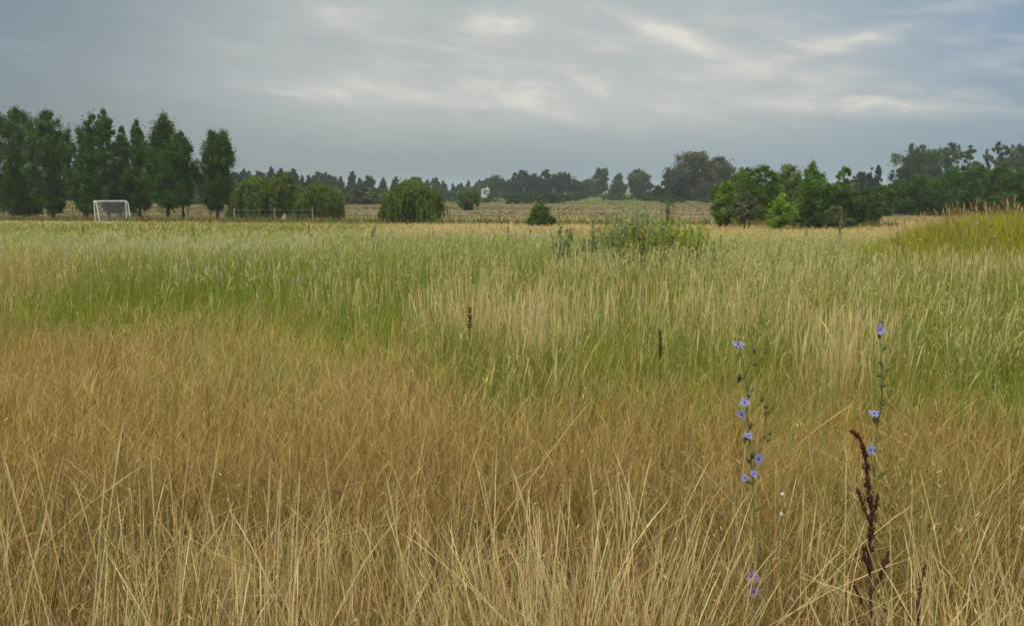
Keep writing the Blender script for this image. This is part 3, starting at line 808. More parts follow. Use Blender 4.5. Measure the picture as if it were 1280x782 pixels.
    for i, (px, d, top, con) in enumerate(spots):
        x = xat(px, d); z = gz(x, d); H = at(px, top, d).z - z
        k = rng.integers(0, 5) if con else rng.integers(5, 9)
        back = d > 570
        lab = ('dim conifer in the farthest tree line on the horizon' if con else 'dim broad tree in the farthest tree line on the horizon') if back else \
              ('dark conifer in the far wood behind poplars and willows' if con else 'dark leafy tree in the far wood behind poplars and willows')
        root = empty('conifer_tree' if con else 'leafy_tree', (x, d, z), lab, 'tree', 'trees of the farthest line' if back else 'trees of the far wood', rz=rng.uniform(0, 6.28))
        s = H / 10.2
        root.scale = (s * rng.uniform(.85, 1.25), s * rng.uniform(.85, 1.25), s)
        for src, nm in ((protos[k][0], 'crown'), (protos[k][1], 'trunk')):
            c = src if first[k] else src.copy()
            if not first[k]: COL.objects.link(c)
            c.parent = root
        first[k] = False
    for k in range(9):
        if first[k]:
            for o in protos[k][:2]: bpy.data.objects.remove(o)
    # scrub on the green strip
    protos = []
    for k in range(4):
        (V, Fq, C), cc = crown(rng, 2., [(0, .9), (.4, 1.), (.75, .75), (1., .3)], 1.8, 26, 26, .6, .42, [(.05, .085, .03), (.06, .09, .03), (.07, .08, .036), (.045, .08, .035)][k], lob=.4)
        protos.append(mesh_arrays('scrub_bush', V, Fq, C, M_LEAF))
    for i in range(190):
        d = rng.uniform(225, 430); px = rng.uniform(225, 1120)
        if 40 < i < 90:
            px = rng.uniform(228, 480); d = rng.uniform(200, 290)
        o = protos[i % 4] if i < 4 else protos[i % 4].copy()
        if i >= 4: COL.objects.link(o)
        x = xat(px, d); s = rng.uniform(.6, 1.5) * (1.5 if 40 < i < 90 else 1)
        o.location = (x, d, gz(x, d)); o.rotation_euler = (0, 0, rng.uniform(0, 6.28)); o.scale = (s * rng.uniform(.9, 2.0), s * 1.2, s * rng.uniform(.6, 1.1))
        tag(o, 'low green scrub bush on the strip beyond the meadow', 'bush', 'scrub bushes beyond the meadow')


build_poplars()
build_mid_trees()
build_far_trees()


# ------------------------------------------------------------------ houses
def house(label, px, d, w, dep, h, roof_h, rz, wins):
    x = xat(px, d)
    root = empty('white_house', (x, d, gz(x, d)), label, 'house', rz=rz)
    b = MB(); b.box((-w / 2, -dep / 2, -.3), (w / 2, dep / 2, h))
    b.poly([(-w / 2, -dep / 2, h), (-w / 2, dep / 2, h), (-w / 2, 0, h + roof_h)]); b.poly([(w / 2, -dep / 2, h), (w / 2, 0, h + roof_h), (w / 2, dep / 2, h)])
    b.build('wall', M_WHITE, root)
    r = MB()
    for s in (-1, 1):
        e = s * (dep / 2 + .35)
        lo = h - roof_h * .35 / (dep / 2)
        q = [(-w / 2 - .3, e, lo), (w / 2 + .3, e, lo), (w / 2 + .3, 0, h + roof_h + .02), (-w / 2 - .3, 0, h + roof_h + .02)]
        r.poly(q if s < 0 else q[::-1]); up = [(a, c, z + .14) for a, c, z in q]; r.poly(up)
        for i in range(4): r.poly([q[i], q[(i + 1) % 4], up[(i + 1) % 4], up[i]])
    roof = r.build('roof', M_ROOF, root)
    c = MB(); c.box((w * .22, -.3, h + roof_h * .4), (w * .22 + .6, .3, h + roof_h + .8)); c.build('chimney', M_WHITE, roof)
    for (a, z, ww, hh) in wins:
        f = MB(); f.box((a, -dep / 2 - .05, z), (a + ww, -dep / 2 + .05, z + hh)); wo = f.build('door' if z < .3 else 'window', M_ROOF, root)
        g = MB(); g.box((a + .1, -dep / 2 - .08, z + .1), (a + ww - .1, -dep / 2 - .052, z + hh - .1)); g.build('pane', M_GLASS, wo)


M_ROOF = solid_mat('roof_slate', (.20, .19, .18), (.30, .28, .26), 4, .8)
M_GLASS = solid_mat('window_glass', (.03, .035, .04), (.05, .055, .06), 2, .2, spec=.5)
house('small white house standing clear against the hazy trees', 606.5, 400, 2.7, 3.6, 3.1, .5, .25, ((-1.0, 1.4, .9, 1.1), (.3, .0, .9, 1.9)))
house('white house half hidden under the umbrella pine', 699, 432, 7.5, 5., 3.4, 1.4, -.2, ((-2.6, 1.1, 1.1, 1.2), (-.5, 0, 1., 2.0), (1.4, 1.1, 1.2, 1.2)))
house('low pale house glimpsed at the end of the pine group', 713, 418, 3.6, 4., 2.2, .9, .1, ((-1.2, .9, .9, .9), (.5, .9, .8, .9)))


# ------------------------------------------------------------------ goal, fences
def build_goal():
    d = 94.5
    L = at(119, 278, d); x0 = L.x; z0 = gz(x0, d)
    ang = R(40)
    root = empty('football_goal', (x0, d, z0), 'small white tube football goal with a grey net, in front of the poplars', 'goal', rz=ang)
    W, H, D, Dt = 2.95, 2.0, 1.35, .62        # local x along the bar, local -y towards the back
    r = .05
    for k, x in enumerate((0, W)):
        b = MB(); b.tube([(x, 0, -.1), (x, 0, H)], r, 10); b.build('post', M_WHITE, root)
    b = MB(); b.tube([(-r, 0, H), (W + r, 0, H)], r, 10); b.build('crossbar', M_WHITE, root)
    for x in (0, W):
        b = MB(); b.tube([(x, -.04, H - .003), (x, -Dt, H - .14), (x, -D, .03)], .034, 8); b.build('back_stay', M_WHITE, root)
        b = MB(); b.tube([(x, -.05, .045), (x, -D, .045)], .03, 8); b.build('ground_bar', M_WHITE, root)
    b = MB(); b.tube([(.03, -D, .04), (W - .03, -D, .04)], .03, 8); b.build('rear_bar', M_WHITE, root)
    n = MB()
    prof = [(-.02, H), (-Dt, H - .14), (-D, .06)]
    seg = [(0, 0)]
    pts = []
    for (a, c), (e, f), m in ((prof[0], prof[1], 5), (prof[1], prof[2], 14)):
        for i in range(m): pts.append((a + (e - a) * i / m, c + (f - c) * i / m))
    pts.append(prof[-1])
    for i in range(19):
        x = W * i / 18
        n.tube([(x, y, z) for y, z in pts], .0045, 3, False)
    for y, z in pts: n.tube([(0, y, z), (W, y, z)], .0045, 3, False)
    for x in (0.02, W - .02):
        for i in range(1, 8):
            y = -D * i / 8; zt = np.interp(-y, [0, Dt, D], [H, H - .14, .06]); n.tube([(x, y, .05), (x, y, zt)], .0045, 3, False)
        for i in range(1, 12):
            z = H * i / 12; ye = np.interp(z, [.06, H - .14, H], [-D, -Dt, 0]); n.tube([(x, 0, z), (x, ye, z)], .0045, 3, False)
    n.build('net', M_NET, root)


def fence(name, label, pts, step, h, post_r, rails, pm, rm, round_rail=True):
    p0 = Vector(pts[0]); root = empty(name, (p0.x, p0.y, gz(p0.x, p0.y)), label, 'fence')
    o = Vector(root.location)
    line = []
    for a, b in zip(pts[:-1], pts[1:]):
        a = Vector(a); b = Vector(b); n = max(1, round((b - a).length / step))
        for i in range(n): line.append(a.lerp(b, i / n))
    line.append(Vector(pts[-1]))
    rng = random.Random(len(line))
    tops = []
    for p in line:
        x, y = p.x + rng.uniform(-.15, .15), p.y
        z = gz(x, y); hh = h * rng.uniform(.92, 1.1); t = rng.uniform(-.04, .04)
        b = MB(); b.tube([Vector((x, y, z - .2)) - o, Vector((x + t * .5, y, z + hh * .5)) - o, Vector((x + t, y, z + hh)) - o], [post_r, post_r * .95, post_r * .85], 7)
        b.build('post', pm, root); tops.append((x, y, z))
    for f, rr in rails:
        b = MB()
        for q, w in zip(tops[:-1], tops[1:]):
            a = Vector((q[0], q[1] - post_r - rr, q[2] + f)) - o; c = Vector((w[0], w[1] - post_r - rr, w[2] + f)) - o
            if round_rail:
                b.tube([a, a.lerp(c, .5) - Vector((0, 0, .03)), c], rr, 4)
            else:
                b.tube([a, c], [rr, rr], 4)
        b.build('wire' if round_rail else 'rail', rm, root)


def build_fences():
    build_goal()
    fence('rail_fence', 'old wooden post and rail fence running behind the poplars', [(xat(-60, 122), 122), (xat(150, 120), 120), (xat(292, 116), 116)], 2.9, 1.15, .075, ((.45, .05), (.95, .055)), M_WOOD, M_WOOD, False)
    fence('wire_fence', 'pale post and wire fence in front of the willow clump', [(xat(293, 93.5), 93.5), (xat(392, 92.5), 92.5)], 3.4, 1.35, .06, ((.35, .004), (.75, .004), (1.18, .005)), M_POST, M_WIRE)
    fence('wire_fence', 'dark post and wire fence along the edge of the tan meadow', [(xat(432, 96), 96), (xat(560, 93), 93), (xat(900, 86), 86)], 4.6, 1.2, .055, ((.4, .009), (.75, .009), (1.1, .012)), M_WOOD, M_WIRE)
    x = xat(1053, 74)
    r = empty('marker_post', (x, 74, gz(x, 74)), 'single pale post standing in front of the grove by the olive shrubby tree', 'post')
    b = MB(); b.tube([(0, 0, -.2), (.01, 0, .8), (.02, 0, 1.65)], [.036, .034, .03], 8); b.build('shaft', M_WOOD, r)
    b = MB(); b.tube([(.02, 0, 1.652), (.02, 0, 1.70)], [.036, .02], 8); b.build('cap', M_WOOD, r)
    x = xat(354.5, 92)
    r = empty('pale_stump', (x, 92, gz(x, 92)), 'pale weathered stump under the willows between the fence posts', 'stump')
    b = MB(); b.tube([(0, 0, -.1), (0, 0, .3), (.03, 0, .62), (.02, 0, .98)], [.33, .27, .16, .09], 9); b.build('stump_wood', M_POST, r, True)


build_fences()


# ------------------------------------------------------------------ weeds, dock, chicory
def weed(name, label, px, d, top_py, half, n, col, seed, cat='weed', head=None, group=None, lean=.10):
    """clump of leafy upright stems: one mesh of stems, one of leaves"""
    rng = np.random.default_rng(seed)
    x = xat(px, d); z = gz(x, d); H = at(px, top_py, d).z - z
    root = empty(name, (x, d, z), label, cat, group)
    b = MB(); P = []; C = []
    n = int(n * 1.5) if n > 5 else n
    for k in range(n):
        q = rng.normal(0, half * .5, 2) if n > 1 else np.zeros(2)
        h = H * (rng.uniform(.55, 1.0) if k else 1.0) * (1 - .25 * min(1, np.hypot(*q) / (half + .01)))
        tip = Vector((q[0] * 1.25 + rng.normal(0, lean * h), q[1] * 1.25 + rng.normal(0, lean * h), h))
        a = Vector((q[0], q[1], -.03)); mid = a.lerp(tip, .5) + Vector((rng.normal(0, .02), 0, 0))
        b.tube([a, mid, tip], [.006, .005, .0025], 4)
        m = int(95 * h / .8) + 20
        t = rng.random(m) ** .8
        for tt in t:
            w = a.lerp(mid, tt * 2) if tt < .5 else mid.lerp(tip, tt * 2 - 1)
            sp = (.065 * (1 - .75 * tt)) * (h / 1.0 + .25)
            P.append((w.x + rng.normal(0, sp * .6), w.y + rng.normal(0, sp * .6), max(w.z + rng.normal(0, .02), .03)))
            C.append(np.asarray(head if head is not None and tt > .72 else col) * (1 + rng.normal(0, .18)))
    b.build('stem', M_STALK, root)
    if n > 5:
        m = n * 9
        q = rng.normal(0, half * .5, (m, 2)); hh = H * rng.uniform(.35, .95, m) * (1 - .3 * np.minimum(1, np.hypot(q[:, 0], q[:, 1]) / (half * 1.2)))
        bV, bF, bC = blades(np.stack([q[:, 0], q[:, 1], np.zeros(m)], -1), hh, rng.uniform(.010, .02, m), rng.uniform(0, 6.28, m), rng.gamma(2, .05, m), rng.gamma(1.5, .08, m), LEAF_T, LEAF_W, cols_flat(jit(np.asarray(col) * 2.7, m, .25, rng=rng), 4), rng=rng)
        mesh_arrays('long_leaf_tuft', bV, bF, bC, M_GRASS, root)
    V, Fq, Cc = leaves(rng, np.array(P), .075, np.clip(np.array(C) * 2.4, .004, .6), up=0, long=5.0, vert=.45)
    mesh_arrays('foliage', V, Fq, Cc, M_LEAF, root)


def build_weeds():
    weed('weed_clump', 'dark green weed clump by itself in the pale grass', 705, 17.0, 277, .18, 20, (.062, .095, .034), 201)
    weed('weed_clump', 'dark leafy edge of the tall weed thicket', 770, 17.2, 250, .40, 30, (.105, .13, .03), 202, head=(.10, .12, .05))
    weed('weed_clump', 'tall weeds in the thicket with feathery grey green tops', 800, 17.6, 238, .50, 46, (.135, .16, .038), 203, head=(.16, .18, .09))
    weed('weed_clump', 'tallest dark spire weed rising from the thicket', 833, 17.8, 236, .10, 5, (.05, .075, .035), 204, lean=.02)
    weed('weed_clump', 'yellow green broad weeds at the thicket middle', 826, 17.3, 256, .48, 44, (.155, .17, .035), 205)
    weed('weed_clump', 'yellow green spreading weeds at the grove side of the thicket', 856, 17.6, 266, .40, 40, (.14, .165, .035), 206)
    weed('weed_clump', 'low green weeds trailing from the thicket toward the grove', 886, 18.6, 292, .45, 16, (.125, .155, .04), 207)
    weed('weed_clump', 'low grey green weeds before the dry strip', 925, 20, 299, .5, 20, (.11, .14, .05), 208)
    weed('rusty_weed', 'thin orange brown weed stalk inside the thicket', 806, 17.0, 284, .05, 2, (.17, .10, .025), 209, lean=.03)
    weed('rusty_weed', 'thin dark brown weed stalk below the spire', 837, 17.0, 282, .05, 3, (.07, .045, .025), 210, lean=.03)
    # single upright weeds poking out of the pale grass
    for i, (px, d, top) in enumerate(((385, 30, 282), (388, 30, 285), (437, 34, 280), (461, 30, 279), (466, 30, 280), (484, 33, 281), (534, 31, 280), (541, 32, 281), (562, 34, 282), (617, 28, 284), (633, 26, 283), (643, 27, 285), (665, 30, 284), (747, 28, 284), (925, 22, 292), (1050, 26, 276), (1053, 25, 285), (900, 26, 290), (310, 36, 283), (240, 40, 280), (205, 38, 282), (100, 42, 276), (1010, 32, 287))):
        weed('upright_weed', 'slender dark upright weed poking out of the pale grass', px, d, top - 2, .07, 2, (.07, .085, .035), 230 + i, group='slender weeds poking out of the grass', lean=.03)
    # white umbels on the mound
    for i, (px, py, d) in enumerate(((1222, 279, 17.2), (1238, 288, 17.0), (1243, 296, 16.8), (1150, 300, 16.5), (1262, 300, 16.8))):
        top = at(px, py, d); z = gz(top.x, d)
        r = empty('white_flower', (top.x, d, z), 'white flat topped flower head on the mound grass', 'flower', 'white flower heads on the mound')
        b = MB(); b.tube([(0, 0, -.02), (.01, 0, (top.z - z) * .6), (0, 0, top.z - z)], [.006, .005, .004], 4); b.build('stem', M_STALK, r)
        b = MB(); rg = random.Random(i)
        for k in range(22):
            a = rg.uniform(0, 6.28); q = .024 * math.sqrt(rg.random()); c = Vector((q * math.cos(a), q * math.sin(a), top.z - z + .012 - q * .25))
            b.tube([c - Vector((0, 0, .006)), c, c + Vector((0, 0, .006))], [.002, .005, .002], 5)
        b.build('bloom', M_UMBEL, r)
    # dark dock spikes standing in the middle of the grass
    for (px, d, top, bot, lab) in ((825, 5.3, 412, 448, 'short dark brown dock spike in the tall straw stems'), (587, 6.0, 384, 411, 'dark brown dock spike among green and straw stems')):
        dock(lab, d, [(px + 1, bot + 60), (px, bot), (px + .5, (top + bot) / 2), (px, top)], (bot - top) * 1.0, [], 3.8 / F * d, 420, thick=.4)


def dock(label, d, axis, spike_len_px, branches, rad, dens, name='dock_plant', thick=1.):
    rng = np.random.default_rng(int(axis[-1][0]))
    pts = [at(px, py, d) for px, py in axis]
    g = pts[0]; z = gz(g.x, d)
    root = empty(name, (g.x, d, z), label, 'plant')
    o = Vector((g.x, d, z))
    loc = [p - o for p in pts]
    st = MB(); st.tube([(0, 0, -.02)] + loc, [.0045 * thick] + [.004 * thick] * (len(loc) - 2) + [.003 * thick, .0012], 6)
    stem = st.build('stem', M_RSTEM, root, True)

    def spike(path, rad0, n, nm):
        V = []; Fq = []
        seg = [(path[i + 1] - path[i]).length for i in range(len(path) - 1)]; tot = sum(seg)
        for k in range(n):
            # whorls: valves bunch at regular steps along the axis
            nw = max(4, int(tot / .017)); w = rng.integers(0, nw)
            t = min(.999, max(0, (w + .5 + rng.normal(0, .26)) / nw)); s = t * tot; i = 0
            while i < len(seg) - 1 and s > seg[i]: s -= seg[i]; i += 1
            c = path[i].lerp(path[i + 1], min(1, s / seg[i]))
            env = rad0 * ((.56 + .44 * math.sin(w * 2.4 + 1)) if thick == 1. else .8) * (1 - .55 * t ** 3) * (1 if t > .05 else .6)
            a = rng.uniform(0, 6.28); q = env * rng.uniform(.15, 1.0)
            c = c + Vector((q * math.cos(a), q * math.sin(a), rng.normal(0, .002) - q * .25))
            nrm = Vector(rng.normal(0, 1, 3)).normalized(); u = nrm.orthogonal().normalized(); v = nrm.cross(u)
            r = rng.uniform(.0018, .0033); b = len(V)
            for j in range(6):
                an = j * math.pi / 3; rr = r * (1.25 if j == 0 else 1)
                V.append(c + (u * math.cos(an) + v * math.sin(an)) * rr)
            V.append(c + nrm * r * .55); V.append(c - nrm * r * .35)
            for j in range(6):
                Fq.append((b + j, b + (j + 1) % 6, b + 6)); Fq.append((b + (j + 1) % 6, b + j, b + 7))
        mesh_arrays(nm, np.array([tuple(v) for v in V]), np.array(Fq), None, M_RUST, root)

    L = 0; top = [loc[-1]]
    need = spike_len_px / F * d
    for i in range(len(loc) - 2, -1, -1):
        sl = (loc[i + 1] - loc[i]).length
        if L + sl >= need:
            top.append(loc[i + 1].lerp(loc[i], (need - L) / sl)); break
        top.append(loc[i]); L += sl
    top = top[::-1]
    spike(top, rad, dens, 'seed_spike')
    for (pp, r2, n2) in branches:
        q = [at(px, py, d + random.uniform(-.01, .01)) - o for px, py in pp]
        s2 = MB(); s2.tube(q, [.0025] * (len(q) - 1) + [.001], 5); br = s2.build('branch', M_RSTEM, root, True)
        spike(q[-max(2, len(q) - 1):] if len(q) > 2 else q, r2, n2, 'seed_branch')


def chicory(label, d, paths, flowers, buds, seed, petal=(.36, .36, .66), name='chicory_plant', fr=.0185, leafy=()):
    rng = np.random.default_rng(seed)
    P0 = [at(px, py, d) for px, py in paths[0]]
    g = P0[0]; z = gz(g.x, d); o = Vector((g.x, d, z))
    root = empty(name, tuple(o), label, 'flower')
    for i, pa in enumerate(paths):
        q = [at(px, py, d) - o for px, py in pa]
        if i == 0: q = [Vector((0, 0, -.02))] + q
        b = MB(); b.tube(q, [.0032 if i == 0 else .002] * (len(q) - 1) + [.0013], 6); b.build('stem' if i == 0 else 'branch', M_STALK, root, True)
    for (px, py, tx, tz, s) in flowers:
        c = at(px, py, d - .012) - o
        n = Vector((tx, -1, tz)).normalized(); u = n.orthogonal().normalized(); v = n.cross(u)
        V = []; Fq = []; C = []
        np_ = rng.integers(9, 16)
        for k in range(np_):
            a = 2 * math.pi * (k + rng.uniform(-.2, .2)) / np_; r = fr * s * rng.uniform(.6, 1.12); lift = rng.uniform(-.1, .8)
            e = u * math.cos(a) + v * math.sin(a); f = n.cross(e)
            w = .0026 * s
            b = len(V)
            for (t, ww) in ((.08, .35), (.45, .9), (.85, 1.), (1., .75)):
                p = c + e * r * t + n * (lift * r * t * (1 - .4 * t))
                V += [p - f * w * ww, p + f * w * ww]
            col = np.array(petal) * (1 + rng.normal(0, .09)); C += [col] * 8
            for j in range(3): Fq.append((b + 2 * j, b + 2 * j + 1, b + 2 * j + 3, b + 2 * j + 2))
        fo = mesh_arrays('flower_head', np.array([tuple(p) for p in V]), np.array(Fq), np.clip(np.array(C), 0, .9), M_PETAL, root)
        m = MB()
        for k in range(9):
            a = k * 2.4; q = .0011 * math.sqrt(k) * s; p = c + (u * math.cos(a) + v * math.sin(a)) * q
            m.tube([p, p + n * .006 * s], [.0007, .0004], 4)
        m.build('stamens', M_DARKBLUE, fo)
        m = MB(); m.tube([c - n * .011, c - n * .006, c - n * .0005], [.0015, .0042, .0034], 7); m.build('calyx', M_STALK, fo)
    for (px, py, s) in buds:
        c = at(px, py, d) - o
        m = MB()
        for k in range(4):
            q = c + Vector(rng.normal(0, .004 * s, 3)); h = Vector((rng.normal(0, .004), rng.normal(0, .004), .012)) * s
            m.tube([q - h * .5, q, q + h * .5], [.0015 * s, .0036 * s, .001 * s], 6)
        m.build('bud', M_BUD, root, True)
    for (px, py, ang, ln) in leafy:
        c = at(px, py, d) - o; e = Vector((math.cos(ang), -.3, math.sin(ang))) * ln; m = MB(); f = Vector((-math.sin(ang), 0, math.cos(ang))) * ln * .16
        m.poly([c, c + e * .4 - f, c + e, c + e * .4 + f]); m.build('leaf', M_STALK, root)


M_DARKBLUE = solid_mat('stamen_blue', (.06, .06, .25), (.10, .10, .34), 50, .7)
M_BUD = solid_mat('bud_green', (.09, .11, .04), (.15, .14, .055), 60, .8)

chicory('tall chicory with blue flowers in a column, left of the curling dock'.replace('left of', 'apart from'), 2.95,
        [[(946, 740), (945, 690), (943, 640), (941, 600), (938, 575), (937, 545), (933, 515), (936, 487), (931, 470), (927, 450), (924, 434)],
         [(940, 590), (950, 565), (956, 540), (957, 515), (953, 499)],
         [(931, 470), (938, 452), (941, 436), (947, 418)], [(938, 452), (952, 446), (957, 440)]],
        [(922, 431, .5, 1.1, 1.15), (931, 503, -.5, .6, .92), (927, 517, -.7, -.2, .95), (936, 545, .3, 1.5, .95), (948, 573, .3, .1, 1.1), (942, 592, .4, .5, .8), (931, 597, -.5, .3, .7)],
        [(927, 470, 1.6), (936, 486, 1.4), (938, 530, 1.3), (937, 572, 2.2), (953, 498, 1.3), (958, 510, 1.4), (957, 545, 1.4), (942, 436, 1.0), (947, 418, .9), (957, 440, .9), (943, 455, 1.), (932, 548, 1.2)], 301,
        leafy=((943, 640, .9, .035), (944, 665, 2.2, .04), (941, 605, 2.6, .04), (958, 520, 1.1, .03)))
chicory('chicory with three blue flowers spread up a thin stem behind the curling dock', 3.0,
        [[(1096, 740), (1095, 690), (1093, 640), (1092, 600), (1094, 560), (1097, 530), (1101, 505), (1103, 480), (1101, 450), (1100, 416)],
         [(1097, 535), (1094, 519)], [(1092, 590), (1088, 566)], [(1103, 480), (1107, 462)]],
        [(1100, 412, .4, .5, 1.08), (1093, 517, -.3, 1.4, 1.0), (1088, 562, .3, .3, 1.1)],
        [(1102, 402, .9), (1102, 454, 1.), (1101, 468, 1.1), (1103, 481, 1.1), (1104, 500, 1.2), (1096, 524, 1.4), (1107, 461, .9)], 302,
        leafy=((1100, 425, 2., .03), (1102, 440, 1., .03), (1095, 600, .9, .05)))
chicory('low faded mauve flower pair sunk in the dry grass below the tall chicory', 2.45,
        [[(946, 800), (944, 770), (942, 745), (941, 730)], [(943, 760), (942, 742)]],
        [(940, 721, .2, 1.1, 1.0), (942, 739, -.1, .6, .95)], [(936, 745, 1.), (950, 737, .9)], 303, petal=(.30, .21, .33), name='mauve_flower', fr=.021)
dock('large rust red dock seed stalk with a curled tip and side branches', 2.5,
     [(1090, 830), (1089, 782), (1088, 740), (1087, 712), (1086, 690), (1089, 665), (1090, 640), (1086, 618), (1084, 590), (1081, 566), (1076, 550), (1070, 541), (1062, 538)], 195,
     [([(1088, 745), (1096, 728), (1104, 710), (1111, 688)], .0105, 330), ([(1088, 768), (1080, 755), (1072, 740), (1066, 724)], .009, 240), ([(1088, 655), (1081, 638), (1072, 610)], .008, 150), ([(1089, 650), (1095, 632), (1097, 618)], .008, 150),
      ([(1087, 715), (1081, 700), (1079, 684)], .009, 170)], .0145, 1900)
dock('thin dark dock stalk leaning near the bottom of the view', 2.35,
     [(1150, 835), (1147, 790), (1146, 765), (1150, 735), (1156, 705)], 85, [([(1146, 790), (1138, 768), (1118, 745)], .003, 12), ([(1147, 775), (1153, 750)], .005, 25)], .0065, 110)
for (px, py, lab) in ((978, 617, 'white fluffy seed head on a thin stem, upper one of two'), (977, 642, 'white fluffy seed head on a thin stem, lower one of two')):
    d = 2.7; p = at(px, py, d); z = gz(p.x, d)
    r = empty('seed_head', (p.x, d, z), lab, 'plant')
    b = MB(); b.tube([(0, 0, -.02), (.01, 0, (p.z - z) * .6), (0, 0, p.z - z)], [.0015, .0012, .0008], 5); b.build('stem', M_STALK, r)
    b = MB(); rg = random.Random(px)
    for k in range(46):
        v = Vector((rg.gauss(0, 1), rg.gauss(0, 1), rg.gauss(0, 1))).normalized(); c = Vector((0, 0, p.z - z))
        b.tube([c, c + v * .0052], [.0006, .0010], 4)
    b.build('fluff', M_STEMW, r)
build_weeds()


# ------------------------------------------------------------------ sky, light, air
SUN_EL, SUN_AZ = 52.0, 215.0      # compass-like azimuth: 0 = ahead of the camera (+Y), clockwise


def build_world():
    w = bpy.data.worlds.new('World'); sc.world = w; w.use_nodes = True
    nt = w.node_tree
    for n in list(nt.nodes): nt.nodes.remove(n)
    L = nt.links.new
    out = nt.nodes.new('ShaderNodeOutputWorld'); bg = nt.nodes.new('ShaderNodeBackground')
    bg.inputs['Strength'].default_value = .1
    sky = nt.nodes.new('ShaderNodeTexSky'); sky.sky_type = 'NISHITA'; sky.sun_disc = False
    sky.sun_elevation = R(SUN_EL); sky.sun_rotation = R(SUN_AZ); sky.air_density = 1.2; sky.dust_density = 2.0

    def m(op, a, b=None, c=None):
        n = nt.nodes.new('ShaderNodeMath'); n.operation = op
        for i, v in enumerate((a, b, c)):
            if v is None: continue
            if hasattr(v, 'is_linked'): L(v, n.inputs[i])
            else: n.inputs[i].default_value = v
        return n.outputs[0]

    def ss(a, b, x):
        n = nt.nodes.new('ShaderNodeMapRange'); n.interpolation_type = 'SMOOTHSTEP'
        n.inputs[1].default_value = a; n.inputs[2].default_value = b; L(x, n.inputs[0]); return n.outputs[0]

    def mix(f, a, b):
        n = nt.nodes.new('ShaderNodeMix'); n.data_type = 'RGBA'
        if hasattr(f, 'is_linked'): L(f, n.inputs[0])
        else: n.inputs[0].default_value = f
        for i, v in ((6, a), (7, b)):
            if hasattr(v, 'is_linked'): L(v, n.inputs[i])
            else: n.inputs[i].default_value = (*v, 1)
        return n.outputs[2]

    tc = nt.nodes.new('ShaderNodeTexCoord'); sp = nt.nodes.new('ShaderNodeSeparateXYZ'); L(tc.outputs['Generated'], sp.inputs[0])
    x, y, z = sp.outputs
    az = m('ARCTAN2', x, y); el = m('ARCSINE', z)

    def vec(a, b, c):
        n = nt.nodes.new('ShaderNodeCombineXYZ')
        for i, v in enumerate((a, b, c)):
            if hasattr(v, 'is_linked'): L(v, n.inputs[i])
            else: n.inputs[i].default_value = v
        return n.outputs[0]

    def nz(v, scale, detail=6, rough=.55, dist=0.):
        n = nt.nodes.new('ShaderNodeTexNoise'); n.inputs['Scale'].default_value = scale; n.inputs['Detail'].default_value = detail
        n.inputs['Roughness'].default_value = rough; n.inputs['Distortion'].default_value = dist; L(v, n.inputs['Vector']); return n.outputs['Fac']
    tilt = m('MULTIPLY_ADD', az, .10, el)
    v1 = vec(m('MULTIPLY', az, 3.0), m('MULTIPLY', tilt, 17.), 3.7)
    n1 = nz(v1, 1.3, 8, .58, .6)
    v2 = vec(m('MULTIPLY', az, 7.0), m('MULTIPLY', tilt, 25.), 9.1)
    n2 = nz(v2, 1.9, 9, .64, .35)
    # overhead layer for the light: broken overcast
    zz = m('MAXIMUM', z, .06)
    v3 = vec(m('DIVIDE', x, zz), m('DIVIDE', y, zz), 0.)
    n3 = nz(v3, .5, 5)

    k = 10.0
    S = lambda r, g, b: tuple(((c / 255 / 1.055 + .055 / 1.055) ** 2.4) * k for c in (r, g, b))
    horizon = mix(ss(-.45, .42, az), S(124, 135, 138), S(131, 149, 160))
    upper = mix(ss(-.42, .40, az), S(120, 134, 144), S(125, 148, 172))
    base = mix(ss(.0, .17, el), horizon, upper)
    # grey film of thin cloud over the middle
    film = m('MULTIPLY', m('MULTIPLY', ss(-.50, -.12, az), m('SUBTRACT', 1., ss(.18, .5, az))), ss(.0, .085, el))
    base = mix(m('MULTIPLY', film, m('MULTIPLY_ADD', n1, .8, .42)), base, S(177, 182, 180))
    # grey-blue darker streaks
    dk = m('MULTIPLY', ss(.50, .70, n1), .42)
    base = mix(dk, base, S(138, 152, 164))

    def g(a0, e0, sa, se, amp, sl=0.):
        da = m('DIVIDE', m('SUBTRACT', az, a0), sa)
        de = m('DIVIDE', m('SUBTRACT', m('MULTIPLY_ADD', m('SUBTRACT', az, a0), -sl, el), e0), se)
        q = m('ADD', m('MULTIPLY', da, da), m('MULTIPLY', de, de))
        return m('MULTIPLY', m('EXPONENT', m('MULTIPLY', q, -1.)), amp)

    def G(px, row, hw, hh, amp, sl=0.):
        return g(math.atan((px - 640) / F), math.atan((HOR - row) / F), hw / F, hh / F, amp, sl)
    parts = [G(632, 36, 48, 12, 1.1), G(850, 58, 75, 12, 1.2, -.35), G(1060, 64, 60, 10, .85, .12), G(690, 128, 130, 22, .75, -.05), G(430, 118, 120, 14, .65, -.04),
             G(1060, 140, 130, 11, .8, -.07), G(455, 25, 60, 14, .6), G(508, 3, 24, 6, .9), G(1225, 95, 70, 12, .35, .2), G(1215, 32, 40, 9, .35), G(560, 85, 300, 55, .38), G(950, 95, 260, 45, .35, -.05)]
    s = parts[0]
    for q in parts[1:]: s = m('ADD', s, q)
    wisp = ss(.40, .62, n2)
    s = m('MULTIPLY', s, m('MULTIPLY_ADD', wisp, .46, .40))
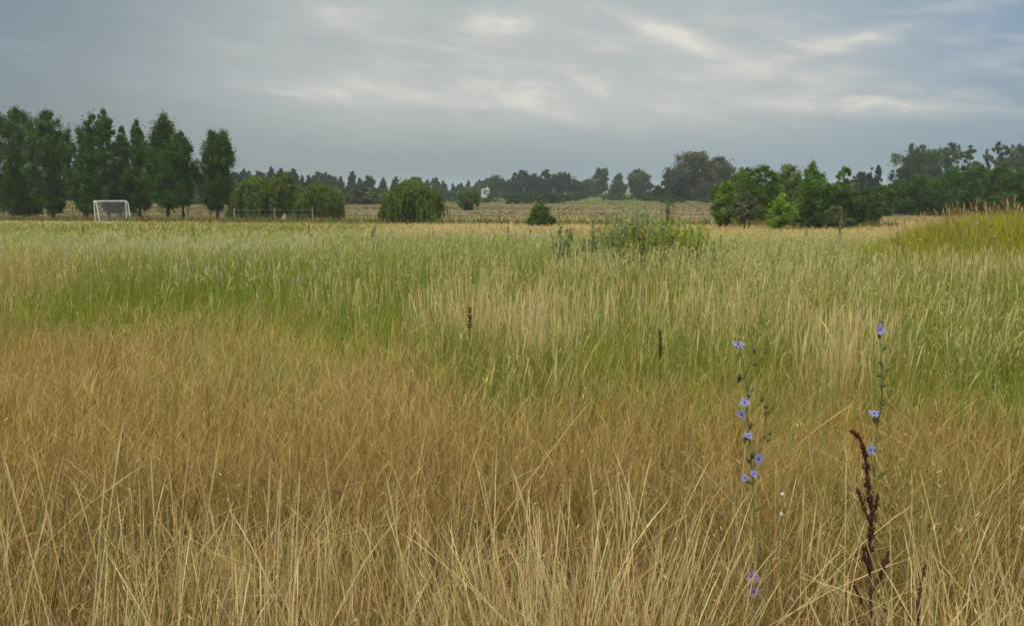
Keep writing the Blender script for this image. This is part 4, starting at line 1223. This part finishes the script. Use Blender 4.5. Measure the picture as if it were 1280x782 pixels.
    s = m('ADD', s, m('MULTIPLY', m('MULTIPLY', ss(.50, .74, n2), m('MULTIPLY', ss(.03, .09, el), ss(-.42, -.15, az))), .20))
    s = m('MINIMUM', s, 1.)
    base = mix(s, base, S(214, 210, 200))
    # overhead the overcast is brighter and broken
    over = mix(ss(.4, .65, n3), tuple(c * k for c in (1.02, 1.05, 1.08)), tuple(c * k for c in (1.98, 1.90, 1.76)))
    cl = mix(ss(.24, .75, el), base, over)
    fin = mix(.93, sky.outputs[0], cl)
    L(fin, bg.inputs['Color']); L(bg.outputs[0], out.inputs['Surface'])
    sd = bpy.data.lights.new('sun', 'SUN'); sd.energy = 1.5; sd.angle = R(18); sd.color = (1., .95, .86)
    so = bpy.data.objects.new('sun', sd); COL.objects.link(so)
    e, a = R(SUN_EL), R(SUN_AZ)
    to = Vector((math.sin(a) * math.cos(e), math.cos(a) * math.cos(e), math.sin(e)))
    so.rotation_euler = to.to_track_quat('Z', 'Y').to_euler()
    so.location = to * 60


def build_haze():
    m, nt, out = new_mat('haze_air')
    v = nt.nodes.new('ShaderNodeVolumePrincipled')
    v.inputs['Color'].default_value = (.76, .83, .90, 1); v.inputs['Density'].default_value = .0003; v.inputs['Anisotropy'].default_value = .2
    nt.links.new(v.outputs[0], out.inputs['Volume'])
    b = MB(); b.box((-2750, -450, -3.2), (2750, 2800, 24)); o = b.build('haze', m)
    tag(o, 'thin bluish summer haze lying over the whole plain', 'haze', kind='stuff')


build_world()
build_haze()

sc.render.engine = 'CYCLES'
cy = sc.cycles
cy.max_bounces = 6; cy.diffuse_bounces = 3; cy.glossy_bounces = 1; cy.transmission_bounces = 4; cy.transparent_max_bounces = 4; cy.volume_bounces = 1
cy.use_adaptive_sampling = True; cy.adaptive_threshold = .015
cy.caustics_reflective = False; cy.caustics_refractive = False
cy.use_denoising = True
cy.filter_width = 1.7
sc.view_settings.view_transform = 'Standard'; sc.view_settings.look = 'None'
sc.view_settings.exposure = 0.15; sc.view_settings.gamma = 1.0
